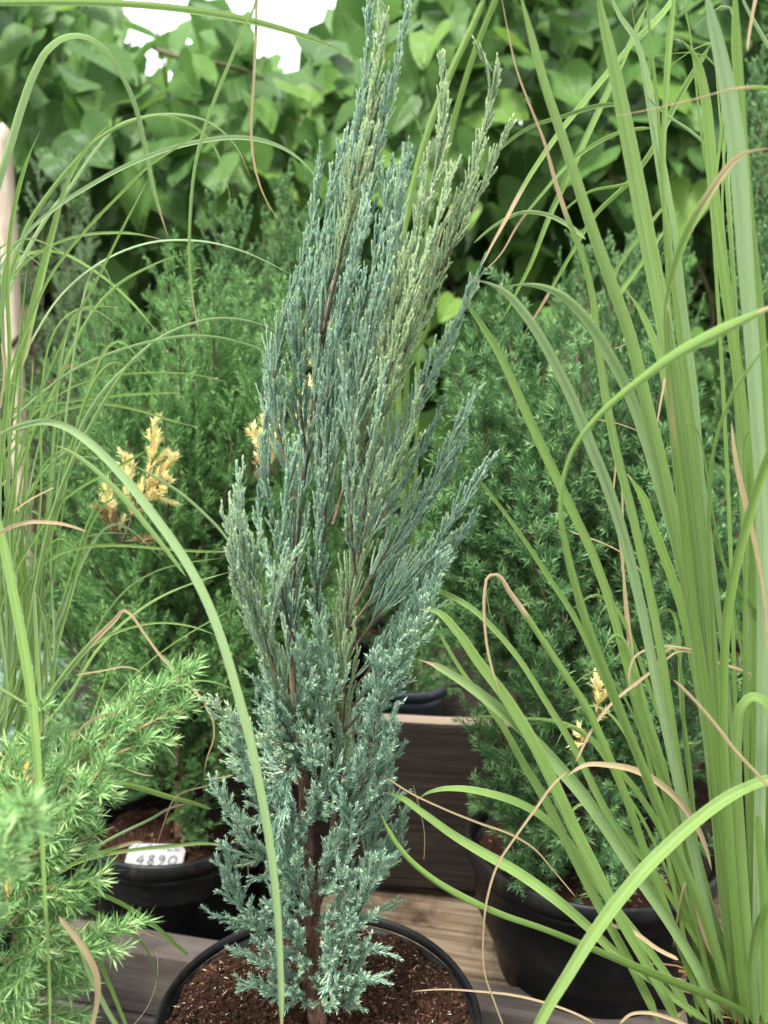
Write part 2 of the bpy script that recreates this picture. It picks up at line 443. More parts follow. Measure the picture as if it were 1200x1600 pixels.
BED_YAW = math.atan(-0.225)
DECK_Z = 0.150
bed = thing('timber_bed', 'low weathered timber bed that holds the black pots behind the blue juniper', 'planter bed', (0.0, 0.87, 0.0))
def bed_part(name, x, y, z, L, W, H, mat, seed, yaw=BED_YAW, topmat=None, tilt=0.0):
    o = obj(name, plank_mesh(name, L, W, H, mat, 0.0006, topmat, seed), bed)
    o.location = (x - 0.0, y - 0.87, z); o.rotation_euler = (tilt, 0, yaw)
    return o
ey = lambda x: 0.862 - 0.225 * x           # front edge of the bed
# front beam in two stacked boards
o = bed_part('front_beam', 0.0, ey(0.0), 0.127, 1.9, 0.045, 0.086, M['greywood'], 3); tag(o, 'grey weathered front beam of the bed')
o = bed_part('front_beam', 0.0, ey(0.0) + 0.001, 0.040, 1.9, 0.045, 0.080, M['greywood'], 4)
# deck boards under the right-hand pots (each board its own piece)
for i in range(7):
    yy = ey(0.2) + 0.085 + i * 0.104
    bed_part('deck_plank', 0.32 + 0.225 * 0.0 + i * 0.02, yy - 0.225 * (0.12 + i * 0.02), DECK_Z - 0.011 + 0.0015 * (i % 2), 0.92, 0.100, 0.022, M['plank'], 20 + i, tilt=0.01 * (-1) ** i)
# upright rear board with its top edge painted paler as if lit, then the upper shelf behind
o = bed_part('rear_board', -0.05, 1.075, 0.290, 0.50, 0.034, 0.245, M['brown'], 41, -0.13, M['litwood']); tag(o, 'dark brown rear board with top edge painted paler as if lit')
for i in range(5):
    bed_part('shelf_plank', 0.0, 1.165 + i * 0.125, 0.318 + 0.001 * (i % 2), 3.0, 0.120, 0.022, M['brown'], 50 + i, 0.0)
for x in (-1.35, 0.0, 1.35):
    bed_part('shelf_support', x, 1.40, 0.150, 0.06, 0.50, 0.300, M['brown'], 60, 0.0)

# ------------------------------------------------------------------ pots, soil, tags
def lathe(profile, seg=64, wob=0.0, seed=0):
    r = np.random.default_rng(seed); ph = r.random(4) * 6.28
    a = np.linspace(0, 2 * np.pi, seg, endpoint=False)
    v = []
    for (rad, z) in profile:
        w = 1 + wob * (np.sin(2 * a + ph[0]) + 0.6 * np.sin(3 * a + ph[1]) + 0.35 * np.sin(7 * a + ph[2]))
        v.append(np.stack([rad * w * np.cos(a), rad * w * np.sin(a), np.full(seg, z)], 1))
    n = len(profile); i = np.arange(n - 1)[:, None] * seg; j = np.arange(seg)[None]
    f = np.stack([i + j, i + (j + 1) % seg, i + seg + (j + 1) % seg, i + seg + j], -1).reshape(-1, 4)
    return np.vstack(v), f

def pot(name, label, x, y, zb, zr, rr, rb, mat, seed, group=None, rim_h=0.022, th=0.004, wob=0.004):
    h = zr - zb
    t = thing(name, label, 'plant pot', (x, y, zb), group)
    lip = rr * (0.955 if rim_h > .012 else .978)
    v, f = lathe([(rb * .9, 0.0), (rb, 0.004), (rb + (lip - rb) * .5, h * .5), (lip * .985, h - rim_h - .012), (lip, h - rim_h - .002), (lip - th, h - rim_h - .002), (lip - th * 1.5, h * .5), (rb - th, 0.01), (0.001, 0.01)], 72, wob, seed)
    obj('wall', mesh_from('wall', v, f, [mat], smooth=True), t)
    v, f = lathe([(lip + .0005, h - rim_h), (rr, h - rim_h), (rr + .0015, h - rim_h * .5), (rr + .001, h - .003), (rr - .001, h), (rr - th * .8, h + .0005), (rr - th * 1.6, h - .003), (lip - th * .6, h - rim_h * .7), (lip - th * .6, h - rim_h), (lip + .0005, h - rim_h)], 96, wob, seed)
    obj('rim', mesh_from('rim', v, f, [mat], smooth=True), t)
    return t

def soil(name, label, x, y, z, r, n_crumb, seed, res=110, amp=1.0):
    rg = np.random.default_rng(seed)
    ring = np.sqrt(np.linspace(0.0004, 1, res)) * r; k = 160
    a = np.linspace(0, 2 * np.pi, k, endpoint=False)
    xy = np.stack([np.outer(ring, np.cos(a)).ravel(), np.outer(ring, np.sin(a)).ravel()], 1)
    def hh(p):
        q = p + 5
        return amp * ((value_noise(q, 18, seed) - .5) * 0.012 + (value_noise(q, 60, seed + 1) - .5) * 0.008 + (value_noise(q, 170, seed + 2) - .5) * 0.006 + (value_noise(q, 380, seed + 3) - .5) * .003) - 0.010 * (np.linalg.norm(p, axis=1) / r) ** 4
    z0 = hh(xy)
    i = np.arange(res - 1)[:, None] * k; j = np.arange(k)[None]
    f = np.stack([i + j, i + (j + 1) % k, i + k + (j + 1) % k, i + k + j], -1).reshape(-1, 4)
    f = np.vstack([f[:, [0, 1, 2]], f[:, [0, 2, 3]]])
    v = np.column_stack([xy, z0])
    v = np.vstack([v, [0, 0, z0[:k].mean()]]); f = np.vstack([f, np.stack([np.full(k, len(v) - 1), np.arange(k), (np.arange(k) + 1) % k], -1)])
    g = Geo(); g.add(v, f, 0.4, 0)
    # crumbs, fibres and chips
    oct_v = np.array([[1, 0, 0], [-1, 0, 0], [0, 1, 0], [0, -1, 0], [0, 0, 1], [0, 0, -1]], float)
    oct_f = np.array([[0, 2, 4], [2, 1, 4], [1, 3, 4], [3, 0, 4], [2, 0, 5], [1, 2, 5], [3, 1, 5], [0, 3, 5]])
    rr_ = np.sqrt(rg.random(n_crumb)) * r * .98; th = rg.random(n_crumb) * 6.283
    cp = np.stack([rr_ * np.cos(th), rr_ * np.sin(th)], 1); cz = hh(cp)
    tint = rg.random(n_crumb)
    size = rg.gamma(1.6, 0.00050, n_crumb) + .0005
    size = np.minimum(size, 0.0034)
    lon = np.ones(n_crumb); ch = tint > .90; lon[ch] = rg.uniform(1.5, 7, ch.sum()); size[ch] = rg.uniform(.0004, .0009, ch.sum())
    yaw = rg.random(n_crumb) * 6.283
    tv = oct_v[None] * (0.7 + 0.6 * rg.random((n_crumb, 6, 1)))
    tv = tv * np.stack([size * lon, size, size * .75], -1)[:, None]
    c, s = np.cos(yaw)[:, None], np.sin(yaw)[:, None]
    tv = np.stack([tv[..., 0] * c - tv[..., 1] * s, tv[..., 0] * s + tv[..., 1] * c, tv[..., 2] + 0.25 * tv[..., 0] * (rg.random((n_crumb, 1)) - .5)], -1)
    tv += np.column_stack([cp, cz + size * .3])[:, None]
    g.add(tv.reshape(-1, 3), (oct_f[None] + 6 * np.arange(n_crumb)[:, None, None]).reshape(-1, 3), np.repeat(tint, 6), 1)
    nc = n_crumb // 130      # larger bark chips, straws and fallen needles lying on top
    rr_ = np.sqrt(rg.random(nc)) * r * .97; th = rg.random(nc) * 6.283; cp = np.stack([rr_ * np.cos(th), rr_ * np.sin(th)], 1); cz = hh(cp) + .0012
    ln = rg.uniform(.002, .0075, nc); wd = rg.uniform(.0004, .0016, nc); yaw = rg.random(nc) * 6.283; pit = rg.normal(0, .15, nc)
    tv = oct_v[None] * np.stack([ln, wd, wd * .5], -1)[:, None] * (0.75 + .5 * rg.random((nc, 6, 1)))
    c, s_ = np.cos(yaw)[:, None], np.sin(yaw)[:, None]
    tv = np.stack([tv[..., 0] * c - tv[..., 1] * s_, tv[..., 0] * s_ + tv[..., 1] * c, tv[..., 2] + tv[..., 0] * pit[:, None]], -1) + np.column_stack([cp, cz])[:, None]
    g.add(tv.reshape(-1, 3), (oct_f[None] + 6 * np.arange(nc)[:, None, None]).reshape(-1, 3), np.repeat(rg.uniform(.86, .985, nc), 6), 1)
    o = obj(name, g.mesh(name, [M['soil'], M['crumb']], (0, 0, 0))); o.location = (x, y, z)
    tag(o, label, 'soil', kind='stuff')
    return o

MP = (-0.057, 0.622, 0.010, 0.320, 0.140)          # main pot x, y, base, rim, radius
pot('plant_pot', 'black plastic pot full of brown peat under the tall blue juniper', MP[0], MP[1], MP[2], MP[3], MP[4], 0.108, M['plastic'], 1, wob=0.006, rim_h=0.009, th=0.0022)
soil('potting_soil', 'dark brown crumbly peat around the blue juniper trunk', MP[0], MP[1], 0.3165, 0.1345, 16000, 3)
RP = (0.252, 0.905, DECK_Z + .003, 0.325, 0.150)
pot('plant_pot', 'black plastic pot on the stained plank holding the dense dark green juniper', RP[0], RP[1], RP[2], RP[3], RP[4], 0.108, M['plastic'], 2)
soil('potting_soil', 'shaded peat in the pot under the dense dark green juniper', RP[0], RP[1], 0.300, 0.139, 1500, 5, 60)
LP = (-0.297, 1.065, 0.012, 0.262, 0.124)
pot('plant_pot', 'black plastic pot with a white handwritten tag behind the beam', LP[0], LP[1], LP[2], LP[3], LP[4], 0.095, M['plastic'], 4)
soil('potting_soil', 'dark bark mulch in the pot with the white tag', LP[0], LP[1], 0.243, 0.115, 2500, 7, 60)
GP = (0.345, 0.600, 0.0, 0.335, 0.085)
pot('plant_pot', 'black pot at the corner under the broad-bladed grass clump', GP[0], GP[1], GP[2], GP[3], GP[4], 0.07, M['plastic'], 6)
soil('potting_soil', 'soil and straw at the foot of the broad-bladed grass', GP[0], GP[1], 0.325, 0.078, 500, 8, 30)
SP_ = V(640, 1160, 1.26)
pot('plant_pot', 'small blue-grey pot on the shelf above the brown rear board', SP_[0], 1.26, 0.331, 0.402, 0.062, 0.05, M['bluepot'], 8, rim_h=0.016)
def build_dead_leaf():
    c = V(100, 588, 1.22)
    t = thing('dead_leaf', 'curled red-brown dead leaf caught in the foliage at the far left', 'dead leaf', c)
    for k, (ang, ln, wd, dz) in enumerate([(.25, .055, .022, 0.0), (-.12, .042, .017, -.014)]):
        us = np.linspace(-1, 1, 9); vs_ = np.linspace(-1, 1, 13); v = []
        for a in vs_:
            w = wd * max(.08, 1 - abs(a) ** 2.2)
            for u in us:
                th = u * 1.9
                v.append(c + np.array([a * ln / 2 * math.cos(ang) , -.35 * w * math.cos(th), dz + a * ln / 2 * math.sin(ang) + .45 * w * math.sin(th) + .008 * math.sin(3 * a)]))
        f = [[i * 9 + j, i * 9 + j + 1, (i + 1) * 9 + j + 1, (i + 1) * 9 + j] for i in range(12) for j in range(8)]
        child('lobe', v, f, [M['terracotta']], t, smooth=True)
build_dead_leaf()

# handwritten white tag stuck in the left pot
def ribbon_strokes(strokes, w, org, ex, ey_, n_):
    vs_, fs = [], []
    for st in strokes:
        p = catmull(np.array([[a, b, 0] for a, b in st], float), 4 * len(st)); k = len(p)
        T = nrm(np.gradient(p, axis=0)); S = np.stack([-T[:, 1], T[:, 0], 0 * T[:, 0]], 1)
        ww = w * (0.8 + 0.4 * np.sin(np.linspace(0.3, 2.6, k)))[:, None]
        b0 = len(vs_)
        for a in np.stack([p - S * ww / 2, p + S * ww / 2], 1).reshape(-1, 3): vs_.append(org + ex * a[0] + ey_ * a[1] + n_ * 0.0006)
        for i in range(k - 1): fs.append([b0 + 2 * i, b0 + 2 * i + 1, b0 + 2 * i + 3, b0 + 2 * i + 2])
    return np.array(vs_), np.array(fs)

def build_tag():
    c = V(241, 1344, 0.985)
    t = thing('plant_tag', 'white plastic tag handwritten 4890 leaning inside the black pot', 'tag', c)
    ex = nrm(np.array([1.0, -0.10, 0.03])); n_ = nrm(np.array([0.06, -0.62, 0.78])); ey_ = np.cross(n_, ex)
    W, H, T = 0.080, 0.044, 0.0008
    prof = [(-W / 2, -H / 2), (W / 2, -H / 2), (W / 2, H / 2 - .008), (W / 2 - .008, H / 2), (-W / 2 + .006, H / 2), (-W / 2, H / 2 - .006)]
    v = [c + ex * a + ey_ * b + n_ * (s * T / 2) for s in (1, -1) for a, b in prof]; k = len(prof)
    f = [list(range(k)), list(range(2 * k - 1, k - 1, -1))] + [[j, k + j, k + (j + 1) % k, (j + 1) % k] for j in range(k)]
    child('card', v, f, [M['tag']], t)
    S = 0.0125
    dig = {'4': [[(.55, 1), (.05, .35), (.75, .38)], [(.62, .75), (.5, -.05)]],
           '8': [[(.6, .85), (.35, 1), (.15, .8), (.4, .52), (.65, .25), (.4, 0), (.12, .2), (.38, .5), (.62, .8), (.45, 1)]],
           '9': [[(.65, .8), (.4, 1), (.15, .75), (.35, .5), (.65, .75), (.6, .3), (.3, 0)]],
           '0': [[(.45, 1), (.1, .6), (.25, .05), (.7, .15), (.85, .65), (.45, 1)]]}
    strokes = []
    for i, ch in enumerate('4890'):
        for st in dig[ch]: strokes.append([(-0.024 + i * 0.0145 + a * S * 1.05, -0.0055 + b * S * .9) for a, b in st])
    v, f = ribbon_strokes(strokes, 0.0029, c, ex, ey_, n_); child('lettering', v, f, [M['ink']], t)
    up = [[(-.030, .012), (-.034, .006), (-.028, .003), (-.022, .006)], [(-.017, .011), (-.020, .006), (-.015, .003), (-.011, .008), (-.016, .012)],
          [(-.006, .011), (-.006, .003)], [(-.006, .009), (-.001, .011), (.001, .003)], [(.006, .012), (.006, .003)], [(.018, .010), (.012, .010), (.011, .004), (.018, .003)], [(.024, .012), (.022, .003), (.028, .004)]]
    up = [[(a + .004, b * .75 + .0115) for a, b in st] for st in up]
    v, f = ribbon_strokes(up, 0.0017, c, ex, ey_, n_); child('lettering', v, f, [M['ink']], t)
build_tag()

def build_yellow_tag():
    c = V(12, 1205, 0.80)
    t = thing('plant_tag', 'plain yellow plastic tag among the grass on the far left', 'tag', c)
    ex = nrm(np.array([1.0, 0.15, 0.10])); n_ = nrm(np.array([0.1, -0.9, 0.4])); ey_ = np.cross(n_, ex)
    prof = [(-.03, -.02), (.022, -.02), (.022, .014), (.018, .02), (-.03, .02)]; k = 5
    v = [c + ex * a + ey_ * b + n_ * s for s in (.0005, -.0005) for a, b in prof]
    f = [list(range(k)), list(range(2 * k - 1, k - 1, -1))] + [[j, k + j, k + (j + 1) % k, (j + 1) % k] for j in range(k)]
    child('card', v, f, [M['yellow']], t)
    v = [c + ex * a + ey_ * b + n_ * s for s in (.0006, -.0006) for a, b in ((-.006, -.0195), (-.002, -.16), (.002, -.16), (.006, -.0195))]
    f = [[0, 1, 2, 3], [7, 6, 5, 4]] + [[j, 4 + j, 4 + (j + 1) % 4, (j + 1) % 4] for j in range(4)]
    child('spike', v, f, [M['yellow']], t)
build_yellow_tag()

# bamboo cane far left, cables in the sky
def build_cane():
    a = V(28, 640, 1.55); b = V(4, 205, 1.55); a0 = a + (a - b) * (a[2] / (b[2] - a[2])); a0[2] = -0.02
    t = thing('bamboo_cane', 'pale bamboo cane standing among the shrubs at the left edge', 'cane', (a0[0], a0[1], 0))
    p = catmull([a0, (a0 + b) / 2, b], 60); r = np.full(60, 0.0165)
    for k in range(6, 60, 9): r[k] = 0.0185; r[k - 1] = 0.0158
    v, f = tube(p, r, 14, 0.004); child('pole', v, f, [M['bamboo']], t, smooth=True)
    j = p[42]; v, f = tube([j + np.array([0, -.016, 0]), j + np.array([.03, -.03, .025]), j + np.array([.05, -.04, .07])], [.006, .004, .003], 7); child('side_shoot', v, f, [M['twig']], t)
build_cane()
for i, (p, q) in enumerate([((410, 28), (560, -35)), ((445, 38), (600, -60))]):
    a = V(*p, 9.0); b = V(*q, 9.0); d = nrm(b - a)
    c = catmull([a - d * 6, a - d * 2 + np.array([0, 0, -.03]), b + d * 2, b + d * 8], 30)
    v, f = tube(c, 0.006, 6)
    o = obj('overhead_cable', mesh_from('overhead_cable', v, f, [M['cable']]))
    tag(o, ['lower thin cable crossing the white sky', 'upper thin cable crossing the white sky'][i], 'cable')

# ------------------------------------------------------------------ conifers
class Bez:
    def __init__(s, P0, P1, P2, L): s.P0, s.P1, s.P2, s.L = P0, P1, P2, L
    def at(s, idx, t):
        t = t[:, None]; a, b, c = s.P0[idx], s.P1[idx], s.P2[idx]
        p = a * (1 - t) ** 2 + 2 * b * t * (1 - t) + c * t * t
        d = nrm((b - a) * (1 - t) + (c - b) * t)
        return p, d

def bez_from(P0, D, L, B, bend):
    E = nrm(D * (1 - bend) + B * bend)
    P1 = P0 + D * L[:, None] * .5
    return Bez(P0, P1, P1 + E * L[:, None] * .5, L)

def off_dir(T, az, ang):
    u, v = frames(T)
    R = u * np.cos(az)[:, None] + v * np.sin(az)[:, None]
    return T * np.cos(ang)[:, None] + R * np.sin(ang)[:, None], R

def children(bz, spacing, tmin, ratio, lmin, lmax, ang, bend, rg, up=0.0, flat=0.0):
    n = np.maximum((bz.L * (1 - tmin) / spacing).astype(int), 0)
    idx = np.repeat(np.arange(len(n)), n)
    if len(idx) == 0: return None
    k = np.arange(len(idx)) - np.repeat(np.cumsum(n) - n, n)
    t = tmin + (1 - tmin) * (k + rg.random(len(idx)) * .9) / n[idx]; t = np.minimum(t, .985)
    p, T = bz.at(idx, t)
    az = k * 2.4 + rg.random(len(idx)) * 1.0 + np.repeat(rg.random(len(n)) * 6.28, n)
    if flat > 0:
        sel = rg.random(len(idx)) < flat
        az = np.where(sel, np.repeat(rg.random(len(n)) * 6.28, n) + (k % 2) * np.pi + rg.normal(0, .35, len(idx)), az)
    a = np.radians(ang) * rg.uniform(.7, 1.25, len(idx))
    D, R = off_dir(T, az, a)
    L = np.clip(ratio * bz.L[idx] * (1 - t) ** .7 * rg.uniform(.6, 1.25, len(idx)), lmin * rg.uniform(.7, 1.3, len(idx)), lmax)
    B = nrm(T + np.array([0, 0, up]))
    return bez_from(p, D, L, B, bend)

def needles(g, bz, spacing, per, length, width, ang, rg, tmin=0.0, tint0=0.45, tipgain=0.3, var=0.16, tipang=0.45, mat=0, curve=0.0):
    if bz is None: return
    n = np.maximum((bz.L * (1 - tmin) / spacing).astype(int), 2)
    idx = np.repeat(np.arange(len(n)), n); k = np.arange(len(idx)) - np.repeat(np.cumsum(n) - n, n)
    t = np.minimum(tmin + (1 - tmin) * (k + .8 * rg.random(len(idx))) / n[idx], 1.0)
    p, T = bz.at(idx, t)
    btint = np.repeat(rg.normal(0, var * .7, len(n)), n)
    for q in range(per):
        az = k * (math.pi / per) + q * 2 * math.pi / per + rg.normal(0, .25, len(idx)) + idx * 1.7
        a = np.radians(ang) * (1 - (1 - tipang) * np.clip((t - .75) / .25, 0, 1)) * rg.uniform(.75, 1.25, len(idx))
        D, R = off_dir(T, az, a)
        Ln = length * rg.uniform(.7, 1.2, len(idx)) * (1 - .35 * np.clip((t - .8) / .2, 0, 1)); W = width * rg.uniform(.8, 1.2, len(idx))
        S = nrm(np.cross(T, R)); Nn = np.cross(D, S)
        b = p; m = p + D * (Ln * .42)[:, None]
        l = m + S * (W / 2)[:, None] + Nn * (W * .22)[:, None]; r = m - S * (W / 2)[:, None] + Nn * (W * .22)[:, None]
        tp = p + D * Ln[:, None] + (T - D) * (curve * Ln)[:, None]
        vv = np.stack([b, l, tp, r], 1).reshape(-1, 3)
        base = 4 * np.arange(len(idx))[:, None]
        ff = np.concatenate([base + np.array([[0, 2, 1]]), base + np.array([[0, 3, 2]])], 0)
        tn = np.clip(tint0 + btint + rg.normal(0, var, len(idx)) + tipgain * np.clip((t - .6) / .4, 0, 1), 0.02, 1)
        g.add(vv, ff, np.repeat(tn, 4), mat)

def twigs(g, bz, r0, r1, mat=1, K=4, tint=.4):
    if bz is None: return
    n = len(bz.L); ts = np.linspace(0, 1, K)
    allp = []
    for t in ts: allp.append(bz.at(np.arange(n), np.full(n, t)))
    ang = np.arange(3) * 2 * np.pi / 3
    rings = []
    for (p, T), t in zip(allp, ts):
        u, v = frames(T); r = r0 + (r1 - r0) * t
        rings.append(p[:, None] + r * (np.cos(ang)[None, :, None] * u[:, None] + np.sin(ang)[None, :, None] * v[:, None]))
    V_ = np.stack(rings, 1)            # n,K,3,3
    f = []
    for i in range(K - 1):
        for j in range(3):
            f.append([i * 3 + j, i * 3 + (j + 1) % 3, (i + 1) * 3 + (j + 1) % 3, (i + 1) * 3 + j])
    f = np.array(f)
    F_ = (f[None] + (3 * K) * np.arange(n)[:, None, None]).reshape(-1, 4)
    g.add(V_.reshape(-1, 3), F_, tint, mat)

def stem_shoots(poly, spacing, t0, prof, ang, bend, rg, up=0.0):
    seg = np.linalg.norm(np.diff(poly, axis=0), axis=1); cum = np.concatenate([[0], np.cumsum(seg)]); Ls = cum[-1]
    n = max(int(Ls * (1 - t0) / spacing), 3)
    t = t0 + (1 - t0) * (np.arange(n) + rg.random(n) * .8) / n
    s = t * Ls
    p = np.stack([np.interp(s, cum, poly[:, i]) for i in range(3)], 1)
    Tt = nrm(np.gradient(poly, axis=0)); T = nrm(np.stack([np.interp(s, cum, Tt[:, i]) for i in range(3)], 1))
    az = np.arange(n) * 2.4 + rg.random(n) * .9 + rg.random() * 6.28
    D, R = off_dir(T, az, np.radians(ang) * rg.uniform(.7, 1.2, n))
    L = prof(t, Ls) * rg.uniform(.6, 1.2, n)
    b = bez_from(p, D, L, nrm(T + np.array([0, 0, up])), bend)
    # the leading end of the stem itself carries foliage too
    e = min(.05, Ls * .4); i0 = np.searchsorted(cum, Ls - e); i0 = min(i0, len(poly) - 3)
    a, c = poly[i0], poly[-1]; mid = poly[(i0 + len(poly) - 1) // 2]
    lead = Bez(np.vstack([b.P0, a]), np.vstack([b.P1, mid]), np.vstack([b.P2, c]), np.append(b.L, np.linalg.norm(c - a)))
    return lead

